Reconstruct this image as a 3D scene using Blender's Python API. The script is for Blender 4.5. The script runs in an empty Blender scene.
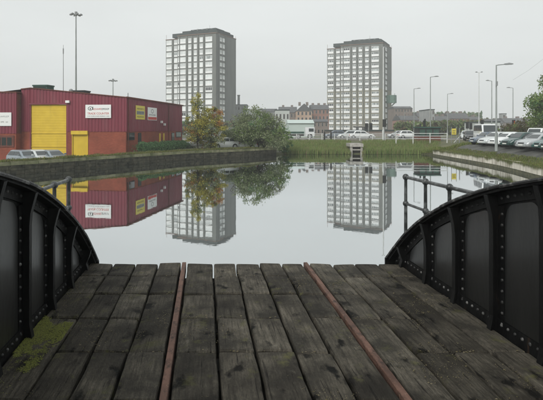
import bpy, bmesh, math, random
from mathutils import Vector, Matrix, noise
random.seed(7)
S = bpy.context.scene
COL = S.collection
PI = math.pi
R = math.radians

# ------------------------------------------------------------------ camera
EYE, FPX, CX, HY = 3.35, 528.0, 271.5, 129.0      # eye height above water, focal length in photo pixels, image centre, horizon row
cam = bpy.data.cameras.new('camera')
camo = bpy.data.objects.new('camera', cam)
COL.objects.link(camo)
cam.sensor_width = 36.0
cam.lens = 36.0 * FPX / 543.0
cam.shift_y = (HY - 200.0) / 543.0
cam.clip_start = 0.05
cam.clip_end = 4000
camo.location = (0, 0, EYE)
camo.rotation_euler = (PI / 2, 0, 0)
S.camera = camo

# ------------------------------------------------------------------ overcast sky
SUN_EL, SUN_AZ = R(38), R(-145)                     # soft sun behind and to the left of the camera
w = bpy.data.worlds.new('World')
S.world = w
w.use_nodes = True
nt = w.node_tree
nt.nodes.clear()
out = nt.nodes.new('ShaderNodeOutputWorld')
bg = nt.nodes.new('ShaderNodeBackground')
sky = nt.nodes.new('ShaderNodeTexSky')
sky.sky_type = 'NISHITA'
sky.sun_disc = False
sky.sun_elevation = SUN_EL
sky.sun_rotation = SUN_AZ
sky.air_density = 1.0
sky.dust_density = 6.0
bw = nt.nodes.new('ShaderNodeHueSaturation')
bw.inputs['Saturation'].default_value = 0.12
nt.links.new(sky.outputs[0], bw.inputs['Color'])
# thin cloud sheet over the whole sky
tc = nt.nodes.new('ShaderNodeTexCoord')
mp = nt.nodes.new('ShaderNodeMapping')
mp.inputs['Scale'].default_value = (1.0, 1.0, 3.5)
nz = nt.nodes.new('ShaderNodeTexNoise')
nz.inputs['Scale'].default_value = 2.2
nz.inputs['Detail'].default_value = 5
cr = nt.nodes.new('ShaderNodeValToRGB')
cr.color_ramp.elements[0].position = 0.25
cr.color_ramp.elements[0].color = (6.22, 6.48, 6.42, 1)
cr.color_ramp.elements[1].position = 0.75
cr.color_ramp.elements[1].color = (7.0, 7.28, 7.22, 1)
mx = nt.nodes.new('ShaderNodeMix')
mx.data_type = 'RGBA'
mx.inputs[0].default_value = 0.93
nt.links.new(tc.outputs['Generated'], mp.inputs[0])
nt.links.new(mp.outputs[0], nz.inputs['Vector'])
nt.links.new(nz.outputs[0], cr.inputs[0])
nt.links.new(bw.outputs[0], mx.inputs[6])
nt.links.new(cr.outputs[0], mx.inputs[7])
nt.links.new(mx.outputs[2], bg.inputs['Color'])
bg.inputs['Strength'].default_value = 0.088
nt.links.new(bg.outputs[0], out.inputs['Surface'])

sl = bpy.data.lights.new('sun', 'SUN')
sl.energy = 1.5
sl.angle = R(25)
sl.color = (1.0, 0.97, 0.92)
so = bpy.data.objects.new('sun', sl)
COL.objects.link(so)
# direction towards the sun: compass-like azimuth measured clockwise from +Y
sd = Vector((math.sin(SUN_AZ) * math.cos(SUN_EL), math.cos(SUN_AZ) * math.cos(SUN_EL), math.sin(SUN_EL)))
so.rotation_euler = sd.to_track_quat('Z', 'Y').to_euler()
so.location = sd * 100

vs = S.view_settings
vs.view_transform = 'Standard'
vs.look = 'None'
vs.exposure = 0.58
vs.gamma = 1.0
vs.use_curve_mapping = False
S.cycles.max_bounces = 6
S.cycles.volume_bounces = 0
S.cycles.use_denoising = True

# ------------------------------------------------------------------ helpers
def at(px, Y, py=None, z=None):
    """photo column and depth (and row or height) -> point"""
    X = (px - CX) / FPX * Y
    if z is None:
        z = EYE - (py - HY) * Y / FPX
    return Vector((X, Y, z))

def srgb(r, g, b):
    f = lambda c: (c / 255 / 12.92) if c <= 10 else ((c / 255 + 0.055) / 1.055) ** 2.4
    return (f(r), f(g), f(b))

class MB:
    def __init__(s):
        s.v, s.f, s.m, s.sm = [], [], [], []
    def add(s, vs, fs, mi=0, smooth=False):
        o = len(s.v)
        s.v += [tuple(p) for p in vs]
        for f in fs:
            s.f.append(tuple(i + o for i in f)); s.m.append(mi); s.sm.append(smooth)
        return s
    def box(s, x0, x1, y0, y1, z0, z1, mi=0):
        x0, x1 = min(x0, x1), max(x0, x1); y0, y1 = min(y0, y1), max(y0, y1)
        return s.add([(x0, y0, z0), (x1, y0, z0), (x1, y1, z0), (x0, y1, z0), (x0, y0, z1), (x1, y0, z1), (x1, y1, z1), (x0, y1, z1)],
              [(3, 2, 1, 0), (4, 5, 6, 7), (0, 1, 5, 4), (1, 2, 6, 5), (2, 3, 7, 6), (3, 0, 4, 7)], mi)
    def tube(s, pts, rads, n=8, mi=0, cap=True, smooth=True):
        pts = [Vector(p) for p in pts]
        if not hasattr(rads, '__len__'): rads = [rads] * len(pts)
        vs, fs = [], []
        t0 = (pts[1] - pts[0]).normalized()
        a = t0.orthogonal().normalized()
        for i, p in enumerate(pts):
            t = (pts[min(i + 1, len(pts) - 1)] - pts[max(i - 1, 0)]).normalized()
            a = (a - t * a.dot(t)).normalized()
            b = t.cross(a)
            for k in range(n):
                an = 2 * PI * k / n
                vs.append(p + (a * math.cos(an) + b * math.sin(an)) * rads[i])
        for i in range(len(pts) - 1):
            for k in range(n):
                k2 = (k + 1) % n
                fs.append((i * n + k, i * n + k2, (i + 1) * n + k2, (i + 1) * n + k))
        s.add(vs, fs, mi, smooth)
        if cap:
            s.add(vs[:n], [tuple(range(n - 1, -1, -1))], mi)
            s.add(vs[-n:], [tuple(range(n))], mi)
        return s
    def ball(s, c, r, n=8, m=5, mi=0, sz=1.0):
        c = Vector(c); vs = [c + Vector((0, 0, r * sz))]; fs = []
        for i in range(1, m):
            th = PI * i / m
            for k in range(n):
                vs.append(c + Vector((r * math.sin(th) * math.cos(2 * PI * k / n), r * math.sin(th) * math.sin(2 * PI * k / n), r * sz * math.cos(th))))
        vs.append(c - Vector((0, 0, r * sz)))
        for k in range(n):
            fs.append((0, 1 + k, 1 + (k + 1) % n))
            fs.append((len(vs) - 1, 1 + (m - 2) * n + (k + 1) % n, 1 + (m - 2) * n + k))
        for i in range(m - 2):
            for k in range(n):
                fs.append((1 + i * n + k, 1 + (i + 1) * n + k, 1 + (i + 1) * n + (k + 1) % n, 1 + i * n + (k + 1) % n))
        return s.add(vs, fs, mi, True)
    def prism(s, poly, ax, a0, a1, mi=0):
        """extrude a 2D polygon along axis ax ('x','y','z')"""
        def p3(p, a):
            return {'x': (a, p[0], p[1]), 'y': (p[0], a, p[1]), 'z': (p[0], p[1], a)}[ax]
        n = len(poly)
        vs = [p3(p, a0) for p in poly] + [p3(p, a1) for p in poly]
        fs = [tuple(range(n)), tuple(range(2 * n - 1, n - 1, -1))] + [((i + 1) % n, i, n + i, n + (i + 1) % n) for i in range(n)]
        return s.add(vs, fs, mi)
    def mesh(s, name, mats):
        me = bpy.data.meshes.new(name)
        me.from_pydata(s.v, [], s.f)
        if not isinstance(mats, (list, tuple)): mats = [mats]
        for m in mats: me.materials.append(m)
        me.polygons.foreach_set('material_index', s.m)
        me.polygons.foreach_set('use_smooth', s.sm)
        me.update()
        return me
    def build(s, name, mats, parent=None, fix=True):
        me = s.mesh(name, mats)
        if fix:
            bm = bmesh.new(); bm.from_mesh(me)
            bmesh.ops.recalc_face_normals(bm, faces=bm.faces)
            bm.to_mesh(me); bm.free()
        return link(name, me, parent)

def link(name, me, parent=None, loc=None, rz=0):
    o = bpy.data.objects.new(name, me)
    COL.objects.link(o)
    if parent: o.parent = parent
    if loc is not None: o.location = loc
    if rz: o.rotation_euler = (0, 0, rz)
    return o

def tag(o, label=None, cat=None, group=None, kind=None):
    if label: o['label'] = label
    if cat: o['category'] = cat
    if group: o['group'] = group
    if kind: o['kind'] = kind
    return o

def thing(name, loc, rz, label, cat, group=None):
    return tag(link(name, None, None, loc, rz), label, cat, group)

def copy_tree(o, parent=None):
    c = o.copy(); COL.objects.link(c); c.parent = parent
    for ch in o.children: copy_tree(ch, c)
    return c

# ------------------------------------------------------------------ materials
MAT = {}
def mat(name, c1, c2=None, rough=0.8, scale=3.0, bump=0.0, bscale=None, metal=0.0, spec=0.3, stretch=(1, 1, 1), objrand=0.0, detail=4, coords='Object', lo=0.35, hi=0.65):
    m = bpy.data.materials.new(name); m.use_nodes = True
    nt = m.node_tree; N = nt.nodes; L = nt.links
    b = N['Principled BSDF']
    b.inputs['Roughness'].default_value = rough
    b.inputs['Metallic'].default_value = metal
    b.inputs['Specular IOR Level'].default_value = spec
    b.inputs['Base Color'].default_value = (*c1, 1)
    if c2 is not None or bump:
        tc = N.new('ShaderNodeTexCoord'); mp = N.new('ShaderNodeMapping')
        mp.inputs['Scale'].default_value = stretch
        L.new(tc.outputs[coords], mp.inputs['Vector'])
        nz = N.new('ShaderNodeTexNoise'); nz.inputs['Scale'].default_value = scale; nz.inputs['Detail'].default_value = detail
        L.new(mp.outputs[0], nz.inputs['Vector'])
        if objrand:
            oi = N.new('ShaderNodeObjectInfo'); ml = N.new('ShaderNodeMath'); ml.operation = 'MULTIPLY'; ml.inputs[1].default_value = 37.0
            L.new(oi.outputs['Random'], ml.inputs[0])
            nz.noise_dimensions = '4D'; L.new(ml.outputs[0], nz.inputs['W'])
    if c2 is not None:
        rp = N.new('ShaderNodeValToRGB')
        rp.color_ramp.elements[0].position = lo; rp.color_ramp.elements[0].color = (*c1, 1)
        rp.color_ramp.elements[1].position = hi; rp.color_ramp.elements[1].color = (*c2, 1)
        L.new(nz.outputs[0], rp.inputs[0])
        last = rp.outputs[0]
        if objrand:
            hs = N.new('ShaderNodeHueSaturation')
            mr = N.new('ShaderNodeMapRange'); mr.inputs['To Min'].default_value = 1 - objrand; mr.inputs['To Max'].default_value = 1 + objrand
            L.new(oi.outputs['Random'], mr.inputs['Value']); L.new(mr.outputs[0], hs.inputs['Value'])
            L.new(last, hs.inputs['Color']); last = hs.outputs[0]
        L.new(last, b.inputs['Base Color'])
    if bump:
        bp = N.new('ShaderNodeBump'); bp.inputs['Strength'].default_value = bump; bp.inputs['Distance'].default_value = 0.02
        if bscale:
            n2 = N.new('ShaderNodeTexNoise'); n2.inputs['Scale'].default_value = bscale; n2.inputs['Detail'].default_value = 5
            L.new(mp.outputs[0], n2.inputs['Vector']); L.new(n2.outputs[0], bp.inputs['Height'])
        else:
            L.new(nz.outputs[0], bp.inputs['Height'])
        L.new(bp.outputs[0], b.inputs['Normal'])
    MAT[name] = m
    return m

def leafmat(name, cols, rough=0.7):
    m = bpy.data.materials.new(name); m.use_nodes = True
    N = m.node_tree.nodes; L = m.node_tree.links; b = N['Principled BSDF']
    b.inputs['Roughness'].default_value = rough; b.inputs['Specular IOR Level'].default_value = 0.2
    g = N.new('ShaderNodeNewGeometry'); rp = N.new('ShaderNodeValToRGB')
    while len(rp.color_ramp.elements) < len(cols): rp.color_ramp.elements.new(0.5)
    for i, c in enumerate(cols):
        rp.color_ramp.elements[i].position = i / (len(cols) - 1); rp.color_ramp.elements[i].color = (*c, 1)
    L.new(g.outputs['Random Per Island'], rp.inputs[0]); L.new(rp.outputs[0], b.inputs['Base Color'])
    tr = N.new('ShaderNodeBsdfTranslucent'); L.new(rp.outputs[0], tr.inputs['Color'])
    mxs = N.new('ShaderNodeMixShader'); mxs.inputs[0].default_value = 0.4
    L.new(b.outputs[0], mxs.inputs[1]); L.new(tr.outputs[0], mxs.inputs[2]); L.new(mxs.outputs[0], N['Material Output'].inputs['Surface'])
    return m

def water_mat():
    m = bpy.data.materials.new('canal_water'); m.use_nodes = True
    N = m.node_tree.nodes; L = m.node_tree.links; N.remove(N['Principled BSDF'])
    df = N.new('ShaderNodeBsdfDiffuse'); df.inputs['Color'].default_value = (0.05, 0.055, 0.045, 1)
    gl = N.new('ShaderNodeBsdfGlossy'); gl.inputs['Color'].default_value = (0.86, 0.885, 0.90, 1); gl.inputs['Roughness'].default_value = 0.015
    fr = N.new('ShaderNodeFresnel'); fr.inputs['IOR'].default_value = 1.33
    mr = N.new('ShaderNodeMapRange'); mr.inputs['From Max'].default_value = 0.45; mr.inputs['To Min'].default_value = 0.62; mr.inputs['To Max'].default_value = 0.94
    mixs = N.new('ShaderNodeMixShader')
    tc = N.new('ShaderNodeTexCoord'); mp = N.new('ShaderNodeMapping'); mp.inputs['Scale'].default_value = (1.0, 1.0, 1)
    nz = N.new('ShaderNodeTexNoise'); nz.inputs['Scale'].default_value = 1.6; nz.inputs['Detail'].default_value = 3
    n2 = N.new('ShaderNodeTexNoise'); n2.inputs['Scale'].default_value = 0.09; n2.inputs['Detail'].default_value = 2
    ml = N.new('ShaderNodeMath'); ml.operation = 'MULTIPLY'
    bp = N.new('ShaderNodeBump'); bp.inputs['Strength'].default_value = 0.055; bp.inputs['Distance'].default_value = 0.03
    L.new(tc.outputs['Object'], mp.inputs[0]); L.new(mp.outputs[0], nz.inputs['Vector']); L.new(mp.outputs[0], n2.inputs['Vector'])
    L.new(nz.outputs[0], ml.inputs[0]); L.new(n2.outputs[0], ml.inputs[1])
    L.new(ml.outputs[0], bp.inputs['Height'])
    L.new(bp.outputs[0], gl.inputs['Normal']); L.new(fr.outputs[0], mr.inputs['Value']); L.new(mr.outputs[0], mixs.inputs[0])
    L.new(df.outputs[0], mixs.inputs[1]); L.new(gl.outputs[0], mixs.inputs[2]); L.new(mixs.outputs[0], N['Material Output'].inputs['Surface'])
    return m

def plank_mat():
    m = bpy.data.materials.new('weathered_plank'); m.use_nodes = True
    N = m.node_tree.nodes; L = m.node_tree.links; b = N['Principled BSDF']
    tc = N.new('ShaderNodeTexCoord'); oi = N.new('ShaderNodeObjectInfo')
    w = N.new('ShaderNodeMath'); w.operation = 'MULTIPLY'; w.inputs[1].default_value = 53.0; L.new(oi.outputs['Random'], w.inputs[0])
    def nzn(scale, st, det=5, rgh=0.6):
        mp = N.new('ShaderNodeMapping'); mp.inputs['Scale'].default_value = st; L.new(tc.outputs['Object'], mp.inputs[0])
        n = N.new('ShaderNodeTexNoise'); n.noise_dimensions = '4D'; n.inputs['Scale'].default_value = scale; n.inputs['Detail'].default_value = det; n.inputs['Roughness'].default_value = rgh
        L.new(mp.outputs[0], n.inputs['Vector']); L.new(w.outputs[0], n.inputs['W']); return n
    def ramp(src, p0, c0, p1, c1):
        r = N.new('ShaderNodeValToRGB'); r.color_ramp.elements[0].position = p0; r.color_ramp.elements[0].color = (*c0, 1)
        r.color_ramp.elements[1].position = p1; r.color_ramp.elements[1].color = (*c1, 1); L.new(src, r.inputs[0]); return r
    def mixc(fac, a, bb, mode='MIX'):
        x = N.new('ShaderNodeMix'); x.data_type = 'RGBA'; x.blend_type = mode
        if isinstance(fac, float): x.inputs[0].default_value = fac
        else: L.new(fac, x.inputs[0])
        L.new(a, x.inputs[6])
        if isinstance(bb, tuple): x.inputs[7].default_value = (*bb, 1)
        else: L.new(bb, x.inputs[7])
        return x.outputs[2]
    grain = nzn(9, (5.5, 0.35, 3)); blot = nzn(3.2, (1, 1, 1)); fine = nzn(70, (1.6, .5, 1)); moss = nzn(5, (1, 1, 1), 6, .7)
    c = ramp(grain.outputs[0], .3, (0.034, 0.0310, 0.0255), .72, (0.150, 0.136, 0.110)).outputs[0]
    c = mixc(ramp(blot.outputs[0], .38, (0, 0, 0), .62, (1, 1, 1)).outputs[0], c, (0.034, 0.0315, 0.0265))
    c = mixc(0.55, c, ramp(fine.outputs[0], .3, (.45, .45, .45), .7, (1.5, 1.47, 1.4)).outputs[0], 'MULTIPLY')
    pale_n = nzn(16, (1.2, .6, 1), 6, .7)
    c = mixc(ramp(pale_n.outputs[0], .58, (0, 0, 0), .72, (.6, .6, .6)).outputs[0], c, (0.16, 0.148, 0.118))
    pit = nzn(4.2, (1.5, .8, 1), 4, .55)
    c = mixc(ramp(pit.outputs[0], .585, (0, 0, 0), .66, (1, 1, 1)).outputs[0], c, (0.007, 0.007, 0.006))
    crk = nzn(4, (16, .55, 4), 5, .6)
    c = mixc(ramp(crk.outputs[0], .60, (0, 0, 0), .66, (.9, .9, .9)).outputs[0], c, (0.006, 0.0055, 0.005))
    wet = nzn(1.3, (1, .7, 1), 3, .5)
    c = mixc(ramp(wet.outputs[0], .42, (0, 0, 0), .60, (.55, .55, .55)).outputs[0], c, (0.014, 0.012, 0.010))
    c = mixc(ramp(moss.outputs[0], .575, (0, 0, 0), .70, (.8, .8, .8)).outputs[0], c, (0.085, 0.084, 0.035))
    hs = N.new('ShaderNodeHueSaturation'); mr = N.new('ShaderNodeMapRange'); mr.inputs['To Min'].default_value = 0.72; mr.inputs['To Max'].default_value = 1.3
    L.new(oi.outputs['Random'], mr.inputs['Value']); L.new(mr.outputs[0], hs.inputs['Value']); L.new(c, hs.inputs['Color'])
    L.new(hs.outputs[0], b.inputs['Base Color'])
    b.inputs['Roughness'].default_value = 0.8; b.inputs['Specular IOR Level'].default_value = 0.10
    ad = N.new('ShaderNodeMath'); ad.operation = 'ADD'; L.new(grain.outputs[0], ad.inputs[0]); L.new(fine.outputs[0], ad.inputs[1])
    sb = N.new('ShaderNodeMath'); sb.operation = 'SUBTRACT'; L.new(ad.outputs[0], sb.inputs[0])
    L.new(ramp(pit.outputs[0], .6, (0, 0, 0), .72, (1, 1, 1)).outputs[0], sb.inputs[1])
    bp = N.new('ShaderNodeBump'); bp.inputs['Strength'].default_value = 0.55; bp.inputs['Distance'].default_value = 0.012
    L.new(sb.outputs[0], bp.inputs['Height']); L.new(bp.outputs[0], b.inputs['Normal'])
    return m

def brick_mat(name, c1, c2, mortar, scale=1.0):
    m = bpy.data.materials.new(name); m.use_nodes = True
    N = m.node_tree.nodes; L = m.node_tree.links; b = N['Principled BSDF']
    tc = N.new('ShaderNodeTexCoord'); sp = N.new('ShaderNodeSeparateXYZ'); cb = N.new('ShaderNodeCombineXYZ'); ad = N.new('ShaderNodeMath')
    L.new(tc.outputs['Object'], sp.inputs[0]); L.new(sp.outputs[0], ad.inputs[0]); L.new(sp.outputs[1], ad.inputs[1])
    L.new(ad.outputs[0], cb.inputs[0]); L.new(sp.outputs[2], cb.inputs[1])
    br = N.new('ShaderNodeTexBrick'); br.inputs['Scale'].default_value = scale
    br.inputs['Color1'].default_value = (*c1, 1); br.inputs['Color2'].default_value = (*c2, 1); br.inputs['Mortar'].default_value = (*mortar, 1)
    br.inputs['Brick Width'].default_value = 0.225; br.inputs['Row Height'].default_value = 0.075; br.inputs['Mortar Size'].default_value = 0.006
    L.new(cb.outputs[0], br.inputs['Vector'])
    nz = N.new('ShaderNodeTexNoise'); nz.inputs['Scale'].default_value = 0.7; nz.inputs['Detail'].default_value = 6; L.new(tc.outputs['Object'], nz.inputs['Vector'])
    rp = N.new('ShaderNodeValToRGB'); rp.color_ramp.elements[0].position = .3; rp.color_ramp.elements[0].color = (.7, .7, .7, 1); rp.color_ramp.elements[1].position = .7; rp.color_ramp.elements[1].color = (1.1, 1.1, 1.1, 1)
    L.new(nz.outputs[0], rp.inputs[0])
    mx = N.new('ShaderNodeMix'); mx.data_type = 'RGBA'; mx.blend_type = 'MULTIPLY'; mx.inputs[0].default_value = 1
    L.new(br.outputs['Color'], mx.inputs[6]); L.new(rp.outputs[0], mx.inputs[7]); L.new(mx.outputs[2], b.inputs['Base Color'])
    b.inputs['Roughness'].default_value = .9
    return m

def streak_mat(name, base, stain, rough=0.85, vscale=2.0, lo=.42, hi=.68, speck=None):
    """vertical run-off stains"""
    m = mat(name, base, stain, rough, vscale, bump=0.3, bscale=30, stretch=(1, 1, 0.12), objrand=0.1, lo=lo, hi=hi)
    return m

def paint_black():
    m = mat('black_paint', (0.0022, 0.0023, 0.0024), (0.006, 0.0062, 0.0062), rough=0.55, scale=7, bump=0.25, bscale=45, spec=0.5, stretch=(1, 1, 0.5))
    m.node_tree.nodes['Principled BSDF'].inputs['Specular IOR Level'].default_value = .16
    return m

M = {}
M['water'] = water_mat()
M['plank'] = plank_mat()
M['black'] = paint_black()
M['panel'] = mat('black_panel_paint', (0.003, 0.0033, 0.0033), (0.008, 0.0085, 0.0083), rough=0.42, scale=2.4, bump=0.18, bscale=22, spec=0.5, stretch=(1, 1, 0.35), objrand=0.2)
for _k, _cr in (('panel', .16), ('black', .5)):
    _b = M[_k].node_tree.nodes['Principled BSDF']; _b.inputs['Coat Weight'].default_value = .22 if _k == 'panel' else .0; _b.inputs['Coat Roughness'].default_value = _cr
M['worn'] = mat('worn_black_edge', (0.016, 0.016, 0.016), (0.13, 0.13, 0.125), rough=0.5, scale=14, bump=0.2, bscale=60, lo=.52, hi=.66)
def chips(m, col, scale, lo, hi, stretch=(1, 1, 1)):
    N = m.node_tree.nodes; L = m.node_tree.links; b = N['Principled BSDF']
    src = b.inputs['Base Color'].links[0].from_socket
    tc = N.new('ShaderNodeTexCoord'); mp = N.new('ShaderNodeMapping'); mp.inputs['Scale'].default_value = stretch
    nz = N.new('ShaderNodeTexNoise'); nz.inputs['Scale'].default_value = scale; nz.inputs['Detail'].default_value = 6; nz.inputs['Roughness'].default_value = .65
    rp = N.new('ShaderNodeValToRGB'); rp.color_ramp.elements[0].position = lo; rp.color_ramp.elements[1].position = hi
    mx = N.new('ShaderNodeMix'); mx.data_type = 'RGBA'; mx.inputs[7].default_value = (*col, 1)
    L.new(tc.outputs['Object'], mp.inputs[0]); L.new(mp.outputs[0], nz.inputs['Vector']); L.new(nz.outputs[0], rp.inputs[0]); L.new(rp.outputs[0], mx.inputs[0])
    L.new(src, mx.inputs[6]); L.new(mx.outputs[2], b.inputs['Base Color'])
chips(M['panel'], (0.013, 0.0135, 0.013), 5, .50, .80, (1, 1, .22))
chips(M['panel'], (0.20, 0.20, 0.185), 30, .735, .76)
chips(M['black'], (0.045, 0.028, 0.018), 11, .63, .74, (1, 1, .4))
M['rust'] = mat('rusty_rail', (0.070, 0.038, 0.028), (0.15, 0.082, 0.060), rough=0.75, scale=9, bump=0.3, bscale=80, stretch=(1, .25, 1))
chips(M['rust'], (0.035, 0.022, 0.017), 16, .50, .66, (1, .5, 1))
chips(M['rust'], (0.23, 0.145, 0.105), 40, .60, .72)
M['moss'] = leafmat('moss', [(0.152, 0.168, 0.043), (0.258, 0.294, 0.072), (0.365, 0.393, 0.115), (0.198, 0.182, 0.058)])
M['litter'] = leafmat('plank_litter', [(0.105, 0.095, 0.047), (0.180, 0.156, 0.085), (0.255, 0.224, 0.145), (0.068, 0.054, 0.038)])
M['timber'] = mat('dark_bearer', (0.02, 0.018, 0.015), (0.04, 0.036, 0.03), scale=8)
M['stone'] = mat('wet_canal_stone', (0.018, 0.019, 0.012), (0.085, 0.080, 0.052), scale=2.2, bump=.6, bscale=14, objrand=.25)
M['coping'] = mat('mossy_coping', (0.075, 0.088, 0.034), (0.21, 0.205, 0.125), scale=1.6, bump=.5, bscale=16, objrand=.2)
M['whitewall'] = streak_mat('stained_white_concrete', (0.52, 0.49, 0.42), (0.16, 0.14, 0.095), vscale=1.8, lo=.42, hi=.72)
M['weed'] = mat('weed_stained_concrete', (0.045, 0.048, 0.028), (0.11, 0.105, 0.06), scale=4, bump=.5, bscale=18)
M['ground'] = mat('rough_grass_ground', (0.055, 0.070, 0.028), (0.12, 0.115, 0.06), scale=0.55, bump=.6, bscale=6, detail=8)
M['asphalt'] = mat('worn_asphalt', (0.050, 0.052, 0.047), (0.105, 0.105, 0.095), scale=0.9, bump=.35, bscale=40, detail=8)
M['road'] = mat('road_asphalt', (0.07, 0.07, 0.07), (0.10, 0.10, 0.10), scale=0.5)
M['concrete'] = mat('pale_concrete', (0.22, 0.21, 0.185), (0.36, 0.345, 0.31), scale=2.0, bump=.3, bscale=20)
M['tower'] = mat('tower_concrete', (0.1365, 0.1456, 0.1352), (0.1794, 0.1885, 0.1755), scale=0.35, stretch=(1, 1, .25))
M['towerside'] = mat('tower_side_grey', (0.1495, 0.1612, 0.1560), (0.1885, 0.2002, 0.1924), scale=0.3, stretch=(1, 1, .25))
M['khaki'] = mat('tower_khaki_render', (0.1625, 0.1560, 0.1079), (0.2080, 0.1976, 0.1404), scale=0.3, stretch=(1, 1, .25))
M['roofdark'] = mat('tower_roof_cladding', (0.035, 0.048, 0.048), (0.055, 0.07, 0.068), scale=1.0)
M['copper'] = mat('tower_parapet_band', (0.24, 0.16, 0.125))
M['upvc'] = mat('white_window_frame', (0.84, 0.85, 0.85), rough=.4)
M['paneL'] = mat('sky_and_curtain_pane', (0.60, 0.65, 0.65), (0.78, 0.80, 0.80), rough=.15, scale=.8, spec=.6, objrand=.25)  # pale tone paints in reflected sky as well as net curtains
M['paneD'] = mat('darker_pane', (0.10, 0.12, 0.12), (0.42, 0.46, 0.46), rough=.12, scale=.9, spec=.6, objrand=.4, lo=.4, hi=.6)
M['glass'] = mat('dark_glass', (0.018, 0.022, 0.024), rough=.06, spec=.8)
M['carglass'] = mat('car_glass', (0.03, 0.038, 0.04), rough=.05, spec=.9)
M['clad'] = mat('maroon_cladding', (0.165, 0.024, 0.042), (0.205, 0.034, 0.053), rough=.5, scale=.5, stretch=(1, 1, .2), spec=.4)
M['cladB'] = M['clad']
M['brick'] = brick_mat('red_brick', (0.24, 0.050, 0.027), (0.30, 0.070, 0.038), (0.19, 0.085, 0.06))
M['brickdk'] = brick_mat('dark_red_brick', (0.12, 0.035, 0.025), (0.17, 0.05, 0.035), (0.14, 0.08, 0.06))
M['yellow'] = mat('yellow_shutter', (0.66, 0.47, 0.045), (0.60, 0.42, 0.04), rough=.5, scale=1.2)
chips(M['clad'], (0.20, 0.075, 0.085), .9, .52, .85, (1, 1, .12))
chips(M['clad'], (0.09, 0.02, 0.03), 2.2, .62, .85, (1, 1, .10))
chips(M['yellow'], (0.45, 0.32, 0.05), 1.5, .58, .9, (1, 1, .25))
M['yellowsign'] = mat('yellow_sign', (0.62, 0.52, 0.09), rough=.5)
M['white'] = mat('white_board', (0.76, 0.77, 0.76), rough=.5)
M['red'] = mat('sign_red', (0.48, 0.045, 0.035), rough=.5)
M['ink'] = mat('sign_black', (0.02, 0.02, 0.022), rough=.5)
M['roofgrey'] = mat('roof_sheet', (0.10, 0.05, 0.05), (0.13, 0.06, 0.06), scale=.5)
M['unitgreen'] = mat('green_roof_unit', (0.03, 0.07, 0.055), (0.05, 0.10, 0.08), scale=2)
M['grey'] = mat('grey_metal', (0.20, 0.21, 0.21), (0.27, 0.28, 0.28), rough=.5, scale=1.5)
M['galv'] = mat('galvanised_post', (0.20, 0.22, 0.21), (0.29, 0.31, 0.30), rough=.5, scale=2.5, stretch=(1, 1, .3))
M['palepost'] = mat('pale_post', (0.52, 0.54, 0.53), (0.62, 0.64, 0.63), rough=.5, scale=1.5)
M['darkmetal'] = mat('dark_metal', (0.02, 0.022, 0.022), (0.035, 0.037, 0.037), rough=.6, scale=2)
M['handrail'] = mat('handrail_paint', (0.018, 0.021, 0.021), (0.11, 0.12, 0.12), rough=.4, scale=10, lo=.45, hi=.68, spec=.5)
M['whiterail'] = mat('white_railing', (0.50, 0.52, 0.51), (0.66, 0.67, 0.66), rough=.6, scale=2)
M['tyre'] = mat('tyre_rubber', (0.015, 0.015, 0.016), rough=.85)
M['rim'] = mat('wheel_rim', (0.42, 0.43, 0.44), rough=.35, metal=.6)
M['lens'] = mat('headlight_lens', (0.62, 0.66, 0.68), rough=.08, spec=.8)
M['amber'] = mat('amber_lens', (0.55, 0.16, 0.02), rough=.2)
M['redlens'] = mat('red_lens', (0.40, 0.02, 0.02), rough=.2)
M['plate'] = mat('number_plate_white', (0.66, 0.66, 0.62), rough=.5)
M['plastic'] = mat('black_plastic', (0.02, 0.021, 0.022), rough=.6)
M['bark'] = mat('bark', (0.035, 0.030, 0.024), (0.075, 0.066, 0.052), scale=6, bump=.6, bscale=20, stretch=(1, 1, .3))
M['leaf_yel'] = leafmat('autumn_yellow_leaves', [(0.220, 0.237, 0.055), (0.396, 0.362, 0.077), (0.495, 0.413, 0.088), (0.308, 0.338, 0.094)])
M['leaf_or'] = leafmat('autumn_orange_leaves', [(0.34, 0.18, 0.065), (0.46, 0.22, 0.07), (0.34, 0.24, 0.08), (0.48, 0.18, 0.085)])
M['leaf_wil'] = leafmat('willow_leaves', [(0.129, 0.162, 0.080), (0.212, 0.255, 0.136), (0.297, 0.329, 0.193), (0.154, 0.205, 0.093)])
M['leaf_dk'] = leafmat('hedge_leaves', [(0.065, 0.131, 0.060), (0.111, 0.210, 0.094), (0.156, 0.275, 0.125)])
M['leaf_gr'] = leafmat('green_leaves', [(0.090, 0.147, 0.048), (0.161, 0.236, 0.072), (0.231, 0.300, 0.108), (0.115, 0.179, 0.062)])
M['leaf_br'] = leafmat('brown_shrub_leaves', [(0.095, 0.070, 0.032), (0.14, 0.11, 0.05), (0.085, 0.095, 0.04)])
M['reed'] = leafmat('reed_blades', [(0.119, 0.191, 0.053), (0.188, 0.259, 0.076), (0.275, 0.308, 0.116), (0.138, 0.222, 0.058)])
M['reedtop'] = leafmat('reed_tops', [(0.27, 0.23, 0.12), (0.19, 0.20, 0.08), (0.28, 0.20, 0.13)])
M['grassb'] = leafmat('bank_grass', [(0.078, 0.128, 0.024), (0.120, 0.176, 0.036), (0.180, 0.207, 0.055), (0.228, 0.207, 0.083)])
M['fringe'] = leafmat('dry_grass_fringe', [(0.14, 0.125, 0.055), (0.10, 0.115, 0.04), (0.19, 0.165, 0.085), (0.12, 0.10, 0.05)])

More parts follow.
